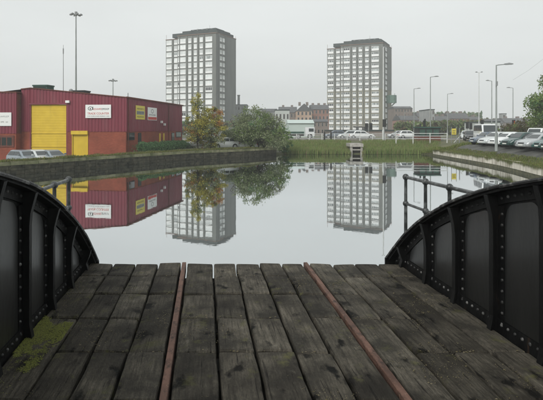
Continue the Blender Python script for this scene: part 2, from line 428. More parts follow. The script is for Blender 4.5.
# ------------------------------------------------------------------ the basin and the ground
RAW = [(-22, 3.0), (-8, 3.0), (8, 3.0), (16, 4.5), (16.9, 20), (18.1, 35.3), (19.0, 40.5), (19.7, 46), (20.0, 54), (20.3, 66), (20.2, 69.0), (18, 70.4),
       (9, 70.6), (2, 70.2), (0.6, 68.2), (-3.7, 62.3), (-8.9, 57.2), (-12.6, 50.5), (-16, 44), (-19.4, 37.6), (-24, 29), (-27, 18), (-26, 8)]
pts = []
for i in range(len(RAW)):
    a, b = Vector(RAW[i]), Vector(RAW[(i + 1) % len(RAW)])
    n = max(1, int((b - a).length / 1.2))
    for k in range(n): pts.append(a.lerp(b, k / n))
NP = len(pts)
nor = []
for i in range(NP):
    t = (pts[(i + 1) % NP] - pts[i - 1]).normalized()
    nor.append(Vector((t.y, -t.x)))
for _ in range(3):
    nor = [(nor[i - 1] + nor[i] * 2 + nor[(i + 1) % NP]).normalized() for i in range(NP)]
CEN = Vector((-1, 36))
def sst(a, b, x):
    t = min(1, max(0, (x - a) / (b - a))); return t * t * (3 - 2 * t)
def gz(p, d):
    """ground height at a point d metres outside the water's edge"""
    x, y = p
    right = .78 + .72 * sst(.3, 3.2, d) + .06 * sst(2.6, 6, d)
    far = .10 + 1.50 * min(1, max(0, d / 11.5)) ** .9
    left = .95 - (.98 * sst(1.5, 4.5, d)) * (1 - sst(55, 61, y)) + .65 * sst(20, 40, d)
    near = 1.0 + .6 * sst(12, 50, d)
    wr = sst(2, 12, x) * sst(2, 7, y) * (1 - sst(63.5, 68, y)); wf = sst(62, 69.5, y + .12 * min(d, 40)) * sst(-3, 2, x + .5*d) 
    wf = max(wf, sst(84, 92, y)); wl = sst(2, 12, -x) * sst(2, 7, y)
    if x > 17: wf = min(wf, sst(64, 68.5, y))
    wn = max(0.001, 1 - max(wr, wf, wl))
    wl *= (1 - wf); wr *= (1 - wf)
    z = (right * wr + far * wf + left * wl + near * wn) / (wr + wf + wl + wn)
    return z
DS = [0.0, .45, .8, 1.2, 1.7, 2.3, 3, 4, 5.2, 7, 10, 15, 24, 40, 70, 130, 260, 620]
ring = []
for d in DS:
    row = []
    for i in range(NP):
        k = sst(4, 40, d)
        rad = (pts[i] - CEN).normalized()
        dr = nor[i].lerp(rad, k).normalized()
        p = pts[i] + dr * (d + 0.12)
        z = gz(p, d)
        if d > 1 and d < 60: z += .03 * noise.noise(Vector((p.x * .4, p.y * .4, 0)))
        row.append((p.x, p.y, z))
    ring.append(row)
g = MB()
vs_ = [v for r_ in ring for v in r_]
fs_ = []
for j in range(len(DS) - 1):
    for i in range(NP):
        i2 = (i + 1) % NP
        fs_.append((j * NP + i, (j + 1) * NP + i, (j + 1) * NP + i2, j * NP + i2))
# the sides and bed of the basin belong to the same sheet
o = len(vs_)
vs_ += [(ring[0][i][0], ring[0][i][1], -1.4) for i in range(NP)]
for i in range(NP):
    i2 = (i + 1) % NP
    fs_.append((i, i2, o + i2, o + i))
fs_.append(tuple(o + i for i in range(NP)))
g.add(vs_, fs_, 0, True)
tag(g.build('ground', M['ground'], fix=False), kind='structure')
wat = MB()
wat.add([(p.x + nor[i].x * .1, p.y + nor[i].y * .1, 0) for i, p in enumerate(pts)], [tuple(range(NP))])
tag(wat.build('water', M['water'], fix=False), kind='structure')
# asphalt of the parking strip on the right bank: follows the ground, 12 mm above it
cp = MB()
idx = [i for i in range(NP) if pts[i].x > 16.3 and 6 < pts[i].y < 62.5]
rows = [j for j in range(len(DS)) if 1.1 < DS[j] < 30]
vs_, fs_ = [], []
for j in rows:
    for i in idx:
        x, y, z = ring[j][i]; vs_.append((x, y, z + .014))
n = len(idx)
for a in range(len(rows) - 1):
    for b_ in range(n - 1):
        fs_.append((a * n + b_, (a + 1) * n + b_, (a + 1) * n + b_ + 1, a * n + b_ + 1))
cp.add(vs_, fs_, 0, True)
tag(cp.build('car_park', M['asphalt'], fix=False), kind='structure')
rd = MB(); rd.add([(-90, 86.5, 1.628), (160, 86.5, 1.628), (160, 103, 1.628), (-90, 103, 1.628)], [(0, 1, 2, 3)])
tag(rd.build('road', M['road'], fix=False), kind='structure')
pv = MB(); pv.box(-60, 120, 83.9, 86.4, 1.5, 1.74)
tag(pv.build('pavement', M['concrete']), kind='structure')

# ------------------------------------------------------------------ canal walls
def walk(poly, step):
    """points every step metres along a polyline, with direction"""
    res = []; poly = [Vector(p) for p in poly]
    seg = 0; acc = 0.0; L = [(poly[i + 1] - poly[i]).length for i in range(len(poly) - 1)]
    tot = sum(L); n = int(tot / step)
    for k in range(n + 1):
        s = k * tot / n; i = 0
        while i < len(L) - 1 and s > L[i]: s -= L[i]; i += 1
        res.append(poly[i].lerp(poly[i + 1], min(1, s / L[i])))
    return res
leftline = [(-27, 18), (-24, 29), (-19.4, 37.6), (-16, 44), (-12.6, 50.5), (-8.9, 57.2), (-3.7, 62.3), (0.6, 68.2)]
t = thing('canal_wall', (-16, 44, 0), 0, 'dark wet masonry canal wall with mossy coping below the red warehouse', 'canal wall')
ip = Matrix.Translation((16, -44, 0))
W = walk(leftline, 1.15)
stone_courses = MB()
for a, b in zip(W[:-1], W[1:]):
    d = (b - a); L = d.length; d.normalize(); nrm = Vector((d.y, -d.x))   # towards the water
    c = MB()
    j = [random.uniform(-.015, .02) for _ in range(4)]
    for q in range(1): pass
    h0, h1 = .70, .95 + random.uniform(-.02, .02)
    A = a + d * .012; B = b - d * .012
    o0, o1 = nrm * (.10 + j[0]), nrm * -.55
    c.add([(*(A + o0), h0), (*(B + o0), h0), (*(B + o1), h0), (*(A + o1), h0),
           (*(A + o0 * .8), h1), (*(B + o0 * .8), h1), (*(B + o1), h1 + .02), (*(A + o1), h1 + .02)],
          [(3, 2, 1, 0), (4, 5, 6, 7), (0, 1, 5, 4), (1, 2, 6, 5), (2, 3, 7, 6), (3, 0, 4, 7)])
    ob = c.build('coping_stone', M['coping'], t); ob.matrix_parent_inverse = ip
    z = -.9
    while z < .69:
        hh = random.uniform(.22, .27); z1 = min(z + hh, .695)
        if z1 - z < .06: break
        s = -random.uniform(0, .3)
        while s < L - .05:
            ln = random.uniform(.35, .75); s0, s1 = max(s, 0), min(s + ln, L)
            if s1 - s0 > .06:
                pr = .05 + random.uniform(-.02, .03)
                P0 = a + d * (s0 + .01); P1 = a + d * (s1 - .01)
                f0, f1 = nrm * pr, nrm * -.3
                stone_courses.add([(*(P0 + f0), z + .01), (*(P1 + f0), z + .01), (*(P1 + f1), z + .01), (*(P0 + f1), z + .01),
                                   (*(P0 + f0), z1 - .01), (*(P1 + f0), z1 - .01), (*(P1 + f1), z1 - .01), (*(P0 + f1), z1 - .01)],
                                  [(3, 2, 1, 0), (4, 5, 6, 7), (0, 1, 5, 4), (1, 2, 6, 5), (2, 3, 7, 6), (3, 0, 4, 7)])
            s += ln
        z = z1
ob = stone_courses.build('masonry', M['stone'], t); ob.matrix_parent_inverse = ip; ob['kind'] = 'stuff'

rightline = [(16, 5), (16.9, 20), (18.1, 35.3), (19.0, 40.5), (19.7, 46), (20.0, 54), (20.3, 66)]
t = thing('canal_wall', (19, 40, 0), 0, 'stained white concrete canal wall below the parked cars', 'canal wall')
ip = Matrix.Translation((-19, -40, 0))
W = walk(rightline, 2.1)
base = MB()
for a, b in zip(W[:-1], W[1:]):
    d = (b - a); d.normalize(); nrm = Vector((-d.y, d.x))
    A = a + d * .018; B = b - d * .018
    jt = random.uniform(-.02, .02)
    o0, o1 = nrm * (.14 + jt), nrm * -.35
    c = MB(); h0, h1 = .24, .80 + random.uniform(-.02, .02)
    c.add([(*(A + o0), h0), (*(B + o0), h0), (*(B + o1), h0), (*(A + o1), h0), (*(A + o0), h1), (*(B + o0), h1), (*(B + o1), h1), (*(A + o1), h1)],
          [(3, 2, 1, 0), (4, 5, 6, 7), (0, 1, 5, 4), (1, 2, 6, 5), (2, 3, 7, 6), (3, 0, 4, 7)])
    ob = c.build('panel', M['whitewall'], t); ob.matrix_parent_inverse = ip
    o0 = nrm * .09
    base.add([(*(a + o0), -1), (*(b + o0), -1), (*(b + o1), -1), (*(a + o1), -1), (*(a + o0), .237), (*(b + o0), .237), (*(b + o1), .237), (*(a + o1), .237)],
             [(3, 2, 1, 0), (4, 5, 6, 7), (0, 1, 5, 4), (1, 2, 6, 5), (2, 3, 7, 6), (3, 0, 4, 7)])
ob = base.build('wall_base', M['weed'], t); ob.matrix_parent_inverse = ip

# concrete outfall between the reed beds
oc = at(356.5, 70.4, z=0)
t = thing('concrete_outfall', (oc.x, oc.y, 0), 0, 'pale concrete outfall slab on two piers between the reed beds', 'outfall')
m = MB(); m.box(-.88, .88, -.25, 3.6, .98, 1.40); m.build('slab', M['concrete'], t)
for s in (-1, 1):
    m = MB(); m.box(s * .68 - .14, s * .68 + .14, -.1, .5, -.9, .975); m.build('pier', M['concrete'], t)
m = MB(); m.box(-.535, .535, .35, .5, -.9, .97); m.build('sluice_board', M['timber'], t)
m = MB(); m.box(-.535, .535, .0, .1, .50, .66); m.build('crossbeam', M['concrete'], t)

def blade(mb, p, h, w, lean, mi=0):
    an = random.uniform(0, 2 * PI)
    dx, dy = math.cos(an) * w, math.sin(an) * w
    la = random.uniform(0, 2 * PI); lx, ly = math.cos(la) * lean * h, math.sin(la) * lean * h
    x, y, z = p
    mb.add([(x - dx, y - dy, z), (x + dx, y + dy, z), (x + lx * .4 + dx * .7, y + ly * .4 + dy * .7, z + h * .6), (x + lx * .4 - dx * .7, y + ly * .4 - dy * .7, z + h * .6), (x + lx, y + ly, z + h)],
           [(0, 1, 2, 3), (3, 2, 4)], mi)
def reeds(px0, px1, n, label, hmul):
    mb = MB(); random.seed(int(px0))
    for _ in range(n):
        px = random.uniform(px0, px1); d = random.random() ** 1.5 * 10.5
        Y = 70.0 + d + (.0 if px < 400 else -(px - 400) / 40 * 1.0) + random.gauss(0, .12)
        p = at(px, Y, z=0)
        edge = min(px - px0, px1 - px) / 6.0
        h = (random.uniform(.6, 1.2) * hmul * (.62 if d < 1.2 else .42)) * (0.55 + .45 * min(1, max(0, edge))) * (.85 + .3 * noise.noise(Vector((px * .12, d * .6, 1))))
        z0 = .02 + 1.50 * (d / 11.5) ** .9
        p.z = z0
        blade(mb, p, h, .03, .18, 1 if random.random() < .16 + .5 * max(0, noise.noise(Vector((px * .09, d * .3, 7)))) else 0)
    o = mb.build('reeds', [M['reed'], M['reedtop']], fix=False)
    tag(o, label, 'reeds', kind='stuff')
reeds(282, 351, 17000, 'green reed bed at the far bank beside the willow', 1.25)
reeds(362, 441, 18000, 'taller yellowish reed bed at the far bank beside the black kiosk', 1.35)

def grass_on(poly_pts, n, label, h, mats, inner=-.05, outer=1.8, side=1, zf=None, droop=False):
    cop = not droop
    mb = MB()
    L = len(poly_pts) - 1
    for _ in range(n):
        k = random.random() * L; i = min(int(k), L - 1)
        a, b = poly_pts[i], poly_pts[i + 1]; p = a.lerp(b, k - i); d = (b - a).normalized(); nr = Vector((d.y, -d.x)) * side
        off = inner + (outer - inner) * random.random() ** 1.4
        q = p + nr * off
        z = zf(q, off) + (.04 if cop and off < .6 else 0)
        cl = .5 + .8 * max(0, noise.noise(Vector((q.x * .7, q.y * .7, 0))) + .3)
        blade(mb, (q.x, q.y, z - .02), h * cl * random.uniform(.5, 1.2), .022, .45, random.randrange(len(mats)))
        if droop and off < .35 and random.random() < .75:
            # blades hanging over the wall's edge
            e = p - nr * .16; ln = random.uniform(.08, .42) * cl; tx = d * random.uniform(-.1, .1)
            wv = d * .03
            mb.add([(*(p - wv), .80), (*(p + wv), .80), (*(e + wv), .84), (*(e - wv), .84), (*(e + tx - nr * .03), .82 - ln)], [(0, 1, 2, 3), (3, 2, 4)], random.randrange(len(mats)))
    return tag(mb.build('grass', mats, fix=False), label, 'grass', kind='stuff')
grass_on(walk(rightline, 1.0), 15000, 'dry grass fringe along the top of the white canal wall', .20, [M['fringe'], M['grassb'], M['grassb']], .0, 1.6, 1, lambda q, o: gz(q, max(0, o)), True)
grass_on(walk(leftline, 1.0), 17000, 'short grass along the coping of the left canal wall', .24, [M['grassb'], M['fringe']], -.02, 1.9, -1, lambda q, o: gz(q, max(0, o)))
mb = MB()
for _ in range(9000):
    x = random.uniform(19.5, 31); y = random.uniform(62.8, 71)
    if x - 19.6 < (63.8 - y) * .5: continue
    d = max(0, x - 20.2)
    blade(mb, (x, y, gz((x, y), max(d, 1.0)) - .04), random.uniform(.12, .42), .03, .4)
tag(mb.build('grass', M['grassb'], fix=False), 'bright green grass corner beyond the end of the white wall', 'grass', kind='stuff')

# ------------------------------------------------------------------ the bridge in the foreground
ZD = EYE - 1.57                 # deck level
TH = R(7.2)
DZ = .55                        # deck top above the girder bottoms, in the bridge's own frame
UC = .465                       # bridge centre line beside the camera
root = thing('swing_bridge', (math.cos(TH) * UC, math.sin(TH) * UC, ZD - DZ), TH, 'timber decked canal swing bridge with black riveted hogback girders and rusty rails', 'bridge')
HW = 1.83
SK = .128                       # the deck's end is skewed
PROF = [(-4.0, .98), (-2.5, 1.26), (-1, 1.44), (.5, 1.52), (1.6, 1.51), (2.4, 1.45), (3.0, 1.375), (3.42, 1.30), (4.12, 1.155), (4.78, .955), (5.31, .745), (5.72, .54), (5.98, .37), (6.2, .22), (6.42, .06)]
PROF = [(a, b - .055) for a, b in PROF]
def prof(v):
    if v <= PROF[0][0]: return PROF[0][1]
    for (a, ha), (b, hb) in zip(PROF[:-1], PROF[1:]):
        if v <= b: return ha + (hb - ha) * (v - a) / (b - a)
    return PROF[-1][1]
def hsm(v):
    return sum(prof(v + k * .11) for k in (-2, -1, 0, 1, 2)) / 5 if v < 6.2 else prof(v)
def girder(side):
    hs0 = globals()['hsm']
    hsm = (lambda v: hs0(v) + .045 * sst(5.6, 3.6, v)) if side < 0 else hs0
    sh = 0.0 if side < 0 else -.27
    V0, V1 = -3.2, 6.46
    fx = lambda dist: side * (HW - dist)      # dist = metres from web towards the deck
    y_ = lambda v: v + sh
    vsn = [V0 + (V1 - V0) * i / 70 for i in range(71)]
    web = MB()
    n = len(vsn)
    for a, b in ((-.018, .0),):
        vs_ = []
        for v in vsn:
            top = DZ + hsm(v) - .02
            vs_ += [(fx(b), y_(v), 0), (fx(b), y_(v), top), (fx(a), y_(v), top), (fx(a), y_(v), 0)]
        fs_ = []
        for i in range(n - 1):
            for k in range(4): fs_.append((4 * i + k, 4 * i + (k + 1) % 4, 4 * i + 4 + (k + 1) % 4, 4 * i + 4 + k))
        fs_ += [(0, 1, 2, 3), (4 * n - 1, 4 * n - 2, 4 * n - 3, 4 * n - 4)]
        web.add(vs_, fs_)
    prof_raise = 0
    go = web.build('girder', M['black'], root)
    go['label'] = 'left riveted girder with curved top' if side < 0 else 'right riveted girder with curved top'
    def strip(name, prof2d, vv, mm, off=0.0):
        """sweep a (dist, dz) outline along the curved top"""
        mb = MB(); k = len(prof2d); vs_ = []; fs_ = []
        for i, v in enumerate(vv):
            dv = .03; sl = (hsm(v + dv) - hsm(v - dv)) / (2 * dv); nn = Vector((-sl, 1)).normalized()
            for (ds, dz) in prof2d:
                vs_.append((fx(ds), y_(v) + nn.x * dz, DZ + hsm(v) + nn.y * dz + off))
        for i in range(len(vv) - 1):
            for q in range(k): fs_.append((k * i + q, k * i + (q + 1) % k, k * i + k + (q + 1) % k, k * i + k + q))
        fs_ += [tuple(range(k)), tuple(range(k * len(vv) - 1, k * len(vv) - k - 1, -1))]
        mb.add(vs_, fs_)
        return mb.build(name, mm, go)
    # top flange in overlapping plates
    cuts = [V0, -1.3, .55, 2.45, 3.95, 4.95, 5.75, V1 - .03]
    for q, (a, b) in enumerate(zip(cuts[:-1], cuts[1:])):
        vv = [a + .002 + (b - a - .004) * i / 12 for i in range(13)]
        strip('top_flange', [(-.13, -.004), (.125, -.004), (.13, .009), (.125, .02), (-.13, .02)], vv, M['worn'] , .0 if q % 2 else .006)
    vv = [V0 + (V1 - .05 - V0) * i / 60 for i in range(61)]
    strip('flange_angle', [(.002, -.105), (.016, -.105), (.016, -.02), (.095, -.02), (.095, -.006), (.002, -.006)], vv, M['black'])
    m = MB(); m.box(fx(.002), fx(.016), y_(V0), y_(V1 - .05), DZ - .05, DZ + .085); m.build('bottom_angle', M['black'], go)
    m = MB(); m.box(fx(-.14), fx(.16), y_(V0), y_(V1), -.022, -.001); m.build('bottom_flange', M['black'], go)
    # end plate rounded off
    m = MB(); m.box(fx(-.13), fx(.12), y_(V1) + .0, y_(V1) + .022, 0, DZ + hsm(V1) + .0); m.build('end_plate', M['black'], go)
    riv = MB()
    def rivet(v, z, dist, r=.015, axis='u'):
        c = Vector((fx(dist), y_(v), z)); vs_ = []; fs_ = []
        for (rr, hh) in ((1, 0), (.75, .55)):
            for k in range(6):
                an = PI * k / 3; vs_.append((c.x - side * hh * r, c.y + math.cos(an) * rr * r, c.z + math.sin(an) * rr * r))
        vs_.append((c.x - side * .85 * r, c.y, c.z))
        for k in range(6):
            k2 = (k + 1) % 6; fs_ += [(k, k2, 6 + k2, 6 + k), (6 + k, 6 + k2, 12)]
        riv.add(vs_, fs_, 0, True)
    STV = [5.43 - .63 * i for i in range(14)]
    bounds = [6.08] + STV
    for i, v in enumerate([6.08] + STV):
        top = hsm(v) - .11
        st = MB()
        # backing strip on the web, standing plate with flared ends, tee face
        st.box(fx(.002), fx(.012), y_(v - .095), y_(v + .095), DZ - .3, DZ + top)
        zz = [DZ - .1, DZ, DZ + min(.05, top * .3), DZ + min(.11, top * .5), DZ + max(top - .16, top * .6), DZ + max(top - .07, top * .75), DZ + top + .02, DZ + top + .085]
        dd = [.075, .072, .062, .052, .052, .060, .082, .10]
        poly = [(.012, zz[0])] + [(dd[k], zz[k]) for k in range(8)] + [(.012, zz[-1])]
        st.prism([(fx(p), z) for p, z in poly], 'y', y_(v) - .009, y_(v) + .009)
        vs_, fs_ = [], []
        for k in range(8):
            ww = .030
            vs_ += [(fx(dd[k]), y_(v - ww), zz[k]), (fx(dd[k]), y_(v + ww), zz[k]), (fx(dd[k] + .012), y_(v + ww), zz[k]), (fx(dd[k] + .012), y_(v - ww), zz[k])]
        for k in range(7):
            for q in range(4): fs_.append((4 * k + q, 4 * k + (q + 1) % 4, 4 * k + 4 + (q + 1) % 4, 4 * k + 4 + q))
        fs_ += [(0, 1, 2, 3), (31, 30, 29, 28)]
        st.add(vs_, fs_)
        st.build('stiffener', M['black'], go)
        z = DZ + .06; k = 0
        while z < DZ + top - .03:
            rivet(v - .072, z, .012); rivet(v + .072, z + .035, .012)
            z += .085; k += 1
        if i:
            a, b = v + .10, bounds[i - 1] - .10
            # glossy web panel with a rounded upper outline
            NN = 14; tp = []
            rr = .11
            for q in range(NN + 1):
                f = q / NN; vv_ = a + (b - a) * f
                e = min(vv_ - a, b - vv_); cut = 0 if e > rr else rr - math.sqrt(max(0, rr * rr - (rr - e) ** 2))
                tp.append((y_(vv_), DZ + max(.1, hsm(vv_) - .125 - cut)))
            poly = [(y_(a), DZ + .09), (y_(b), DZ + .09)] + tp[::-1]
            pm = MB(); pm.prism([(p, z) for p, z in poly], 'x', fx(.0015), fx(.006))
            pm.build('web_panel', M['panel'], go)
            # beading along the panel top
    v = V0 + .1
    while v < V1 - .1:
        rivet(v, DZ + hsm(v) - .062, .016)
        rivet(v, DZ + .05, .016)
        v += .09
    ro = riv.build('rivets', M['worn'], go, fix=False); ro['kind'] = 'stuff'
    # outside handrail
    hr = MB()
    U = side * (HW + .30)
    zt, zm = DZ + .945, DZ + .60
    pv_ = [6.62 + (.15 if side < 0 else -.02) - .62 * k for k in range(4)]
    hr.tube([(U, pv_[0], zt), (U, pv_[-1] - .2, zt), (U - side * .25, pv_[-1] - .55, zt + .02)], .021, 10)
    ho = hr.build('handrail', M['handrail'], root)
    ho['label'] = 'left tubular handrail with ball joints' if side < 0 else 'right tubular handrail with ball joints'
    m = MB(); m.tube([(U, pv_[0], zm), (U, pv_[-1], zm)], .018, 8); m.build('lower_rail', M['handrail'], ho)
    for v in pv_:
        m = MB(); m.tube([(U, v, .36), (U, v, zt)], [.026, .021], 8); m.build('post', M['handrail'], ho)
        for (bz, br_, bs) in ((zt, .043, 1), (zm, .04, 1), (.42, .045, .7)):
            m = MB(); m.ball((U, v, bz), br_, 10, 6, sz=bs); m.build('ball_joint', M['handrail'], ho)
        m = MB(); m.box(side * (HW + .02), U + side * .04, v - .04, v + .04, .32, .362)
        m.prism([(side * (HW + .02), .02), (side * (HW + .02), .319), (U, .319)], 'y', v - .008, v + .008)
        m.build('bracket', M['black'], ho)
girder(-1); girder(1)

# deck: bearers, planks, rails
for k in range(13):
    v = 5.85 - .7 * k
    m = MB(); m.add([(-HW + .03, v - .1 + SK * HW, DZ - .36), (HW - .03, v - .1 - SK * HW, DZ - .36), (HW - .03, v + .1 - SK * HW, DZ - .36), (-HW + .03, v + .1 + SK * HW, DZ - .36),
                     (-HW + .03, v - .1 + SK * HW, DZ - .115), (HW - .03, v - .1 - SK * HW, DZ - .115), (HW - .03, v + .1 - SK * HW, DZ - .115), (-HW + .03, v + .1 + SK * HW, DZ - .115)],
                    [(3, 2, 1, 0), (4, 5, 6, 7), (0, 1, 5, 4), (1, 2, 6, 5), (2, 3, 7, 6), (3, 0, 4, 7)])
    m.build('bearer', M['timber'], root)
RG = .705
cols = []
def fill(a, b, n):
    ws = [random.uniform(.9, 1.1) for _ in range(n)]; s = sum(ws); x = a
    for q in ws:
        cols.append((x, x + (b - a) * q / s)); x += (b - a) * q / s
fill(-HW + .03, -RG - .034, 4); fill(-RG + .034, RG - .034, 5); fill(RG + .034, HW - .03, 4)
JO = [5.62, 5.02, 4.37, 3.70, 3.02, 2.36, 1.7, 1.05, .4, -.3, -1.0, -1.7, -2.4]
def plank(u0, u1, v0, v1, lev):
    """one worn board: domed top, softened uneven edges"""
    nv = max(4, int((v1 - v0) / .09)); mb = MB(); vs_ = []
    prof_ = [(0, -.105), (0, -.016), (.022, -.002), (.12, 0), (.5, .001), (.88, 0), (.978, -.002), (1, -.016), (1, -.105)]
    sd_ = random.uniform(0, 100); tl = random.uniform(-.006, .006)
    ks = [0, .012 / (v1 - v0)] + [(i + .5) / nv for i in range(nv)] + [1 - .012 / (v1 - v0), 1]
    for q, f in enumerate(ks):
        v = v0 + (v1 - v0) * f
        endd = -.012 if q in (0, len(ks) - 1) else 0
        wa = .010 * noise.noise(Vector((sd_, v * 2.2, 0))) + .006 * max(0, noise.noise(Vector((sd_, v * 11, 5)))); wb = .010 * noise.noise(Vector((sd_ + 9, v * 2.2, 0))) - .006 * max(0, noise.noise(Vector((sd_ + 9, v * 11, 5))))
        for (a, z) in prof_:
            uu = u0 + wa + (u1 + wb - u0 - wa) * a
            jz = .002 * noise.noise(Vector((uu * 6, v * 3, sd_))) if -.02 < z else 0
            vs_.append((uu, v - SK * uu, DZ + lev + z + jz + tl * (a - .5) * 2 + (endd if z > -.05 else 0)))
    k = len(prof_); fs_ = []
    for i in range(len(ks) - 1):
        for q in range(k - 1): fs_.append((k * i + q, k * i + q + 1, k * i + k + q + 1, k * i + k + q))
        fs_.append((k * i + k - 1, k * i, k * i + k, k * i + 2 * k - 1))
    fs_ += [tuple(range(k)), tuple(range(k * len(ks) - 1, k * len(ks) - k - 1, -1))]
    c = Vector(((u0 + u1) / 2, (v0 + v1) / 2 - SK * (u0 + u1) / 2, DZ + lev))
    mb.add([(x - c.x, y - c.y, z - c.z) for x, y, z in vs_], fs_, 0, False)
    ob = mb.build('plank', M['plank'], root); ob.location = c
    return ob
gaps = []
for ci, (a, b) in enumerate(cols):
    end = 6.16 + random.uniform(-.025, .03)
    js = [j + random.uniform(-.012, .012) for q, j in enumerate(JO) if (q + ci * 2 + (ci // 3)) % 3 != 0 or random.random() < .25]
    vv = [end] + js
    for v1, v0 in zip(vv[:-1], vv[1:]):
        if v1 - v0 < .3: continue
        gp = random.uniform(.007, .016)
        plank(a + gp * .75, b - gp * .75, v0 + random.uniform(.004, .012), v1 - random.uniform(.004, .012), random.uniform(-.008, .006))
        gaps.append((v0, a, b))
for s in (-1, 1):
    m = MB(); u = s * RG
    n_ = 24; vs_ = []; fs_ = []
    pr_ = [(-.023, -.10), (-.023, .000), (-.019, .005), (.019, .005), (.023, .000), (.023, -.10)]
    for i in range(n_ + 1):
        v = -2.4 + (8.58) * i / n_ - (0.0 if i < n_ else 0)
        for (du, z) in pr_: vs_.append((u + du, v - SK * u, DZ + z + .004))
    k = len(pr_)
    for i in range(n_):
        for q in range(k): fs_.append((k * i + q, k * i + (q + 1) % k, k * i + k + (q + 1) % k, k * i + k + q))
    fs_ += [tuple(range(k)), tuple(range(k * n_ + k - 1, k * n_ - 1, -1))]
    m.add(vs_, fs_); m.build('rail', M['rust'], root)
# litter of moss and leaf crumbs caught on the boards
lt = MB()
def crumb(mb, u, v, r, mi=0, zoff=.004):
    an = random.uniform(0, PI); k = random.choice((4, 5, 6)); vs_ = []
    for q in range(k):
        rr = r * random.uniform(.5, 1.2); vs_.append((u + rr * math.cos(an + 2 * PI * q / k), v + rr * math.sin(an + 2 * PI * q / k) * .8, DZ + zoff))
    vs_.append((u, v, DZ + zoff + r * random.uniform(.3, .8)))
    mb.add(vs_, [(q, (q + 1) % k, k) for q in range(k)], mi)
for _ in range(26000):
    u = random.uniform(-HW + .05, HW - .05); v = random.uniform(1.8, 6.0)
    if noise.noise(Vector((u * 2.1, v * 1.6, 4))) + .7 * noise.noise(Vector((u * 9, v * 7, 9))) < .36 - .12 * (u > .6): continue
    if abs(abs(u) - RG) < .05: continue
    crumb(lt, u, v - SK * u, random.uniform(.0018, .005) if random.random() < .96 else random.uniform(.006, .010), zoff=.003)
for (v0, a, b) in gaps:
    if v0 < 2: continue
    for _ in range(random.randrange(0, 7)):
        u = random.uniform(a + .03, b - .03); crumb(lt, u, v0 - SK * u + random.gauss(0, .02), random.uniform(.004, .011))
o = lt.build('plank_litter', M['litter'], root, fix=False); o['kind'] = 'stuff'
ms = MB()
for _ in range(60000):
    v = random.uniform(3.0, 5.4); u = random.uniform(-HW + .03, -HW + .31)
    e = noise.noise(Vector((u * 7, v * 3.0, 2.2))) + .45 * noise.noise(Vector((u * 19, v * 11, 7)))
    c = math.exp(-((v - 3.98) / .40) ** 2) * 1.25 - .60 - max(0, (u + HW - .25)) * 3.0
    if random.random() > (sst(-.12, .34, e + c + .34 * noise.noise(Vector((u * 45, v * 30, 1)))) * .8 + .012 * (u < -HW + .22)): continue
    crumb(ms, u, v - SK * u, random.uniform(.0016, .0042), zoff=random.uniform(.001, .005))
o = ms.build('moss', M['moss'], root, fix=False); o['kind'] = 'stuff'; o['label'] = 'bright green moss patch on the left edge board'
# masonry seat under the bridge
ct, stt = math.cos(TH), math.sin(TH)
t = thing('bridge_pier', (UC * ct - stt * .2, UC * stt + ct * .2, 0), TH, 'dark masonry pier carrying the bridge girders', 'pier')
m = MB(); m.box(-2.2, 2.2, -3.0, 3.4, -1.3, .97); m.build('pier_body', M['stone'], t)
for s in (-1, 1):
    for v in (-2.4, 2.4):
        m = MB(); m.box(s * HW - .2, s * HW + .2, v - .25, v + .25, .974, ZD - DZ - .024); m.build('bearing', M['darkmetal'], t)

# ------------------------------------------------------------------ red warehouse on the left bank
def corrug(mb, length, zlo, zhi, pitch=.36, depth=.045, holes=()):
    """ribbed sheet along +x in the plane y=0 facing -y; zlo/zhi functions of x; holes = (x0,x1,z0,z1)"""
    xs = []; x = 0; 
    while x < length:
        for f, dpt in ((0, 0), (.40, 0), (.50, -depth), (.90, -depth), (1.0, 0)):
            if f < 1: xs.append((x + f * pitch, dpt))
        x += pitch
    cuts = sorted({h for q in holes for h in q[:2]})
    pts_ = [p for p in xs if p[0] < length] + [(length, 0)]
    for c in cuts:
        pts_.append((c, 0)); 
    pts_.sort()
    for (xa, da), (xb, db) in zip(pts_[:-1], pts_[1:]):
        if xb - xa < 1e-6: continue
        mid = (xa + xb) / 2; seg = [(0, 1)]
        spans = [('f', 'f')]
        hs = [h for h in holes if h[0] - 1e-6 <= xa and xb <= h[1] + 1e-6]
        def quad(za0, zb0, za1, zb1): mb.add([(xa, da, za0), (xb, db, zb0), (xb, db, zb1), (xa, da, za1)], [(0, 1, 2, 3)])
        if not hs: quad(zlo(xa), zlo(xb), zhi(xa), zhi(xb))
        else:
            h = hs[0]
            if h[2] > zlo(mid) + .01: quad(zlo(xa), zlo(xb), h[2], h[2])
            if h[3] < zhi(mid) - .01: quad(h[3], h[3], zhi(xa), zhi(xb))
    return mb
WR = -R(7.66)
wz = .12
t = thing('warehouse', (-15, 54.4, wz), WR, 'long red clad warehouse with yellow roller door and trade counter sign', 'warehouse')
EV, RX, RZ = 6.45, -10.5, 7.52
def roofz(x): return EV + (RZ - EV) * (x / RX) if x > RX else RZ - (RX - x) * .1
BR = 2.95
LA = 11.6
def xf(px): return (px - 126) / 111.4 * 11.5
DX0, DX1, DT = xf(22.8), xf(63.8), 5.8
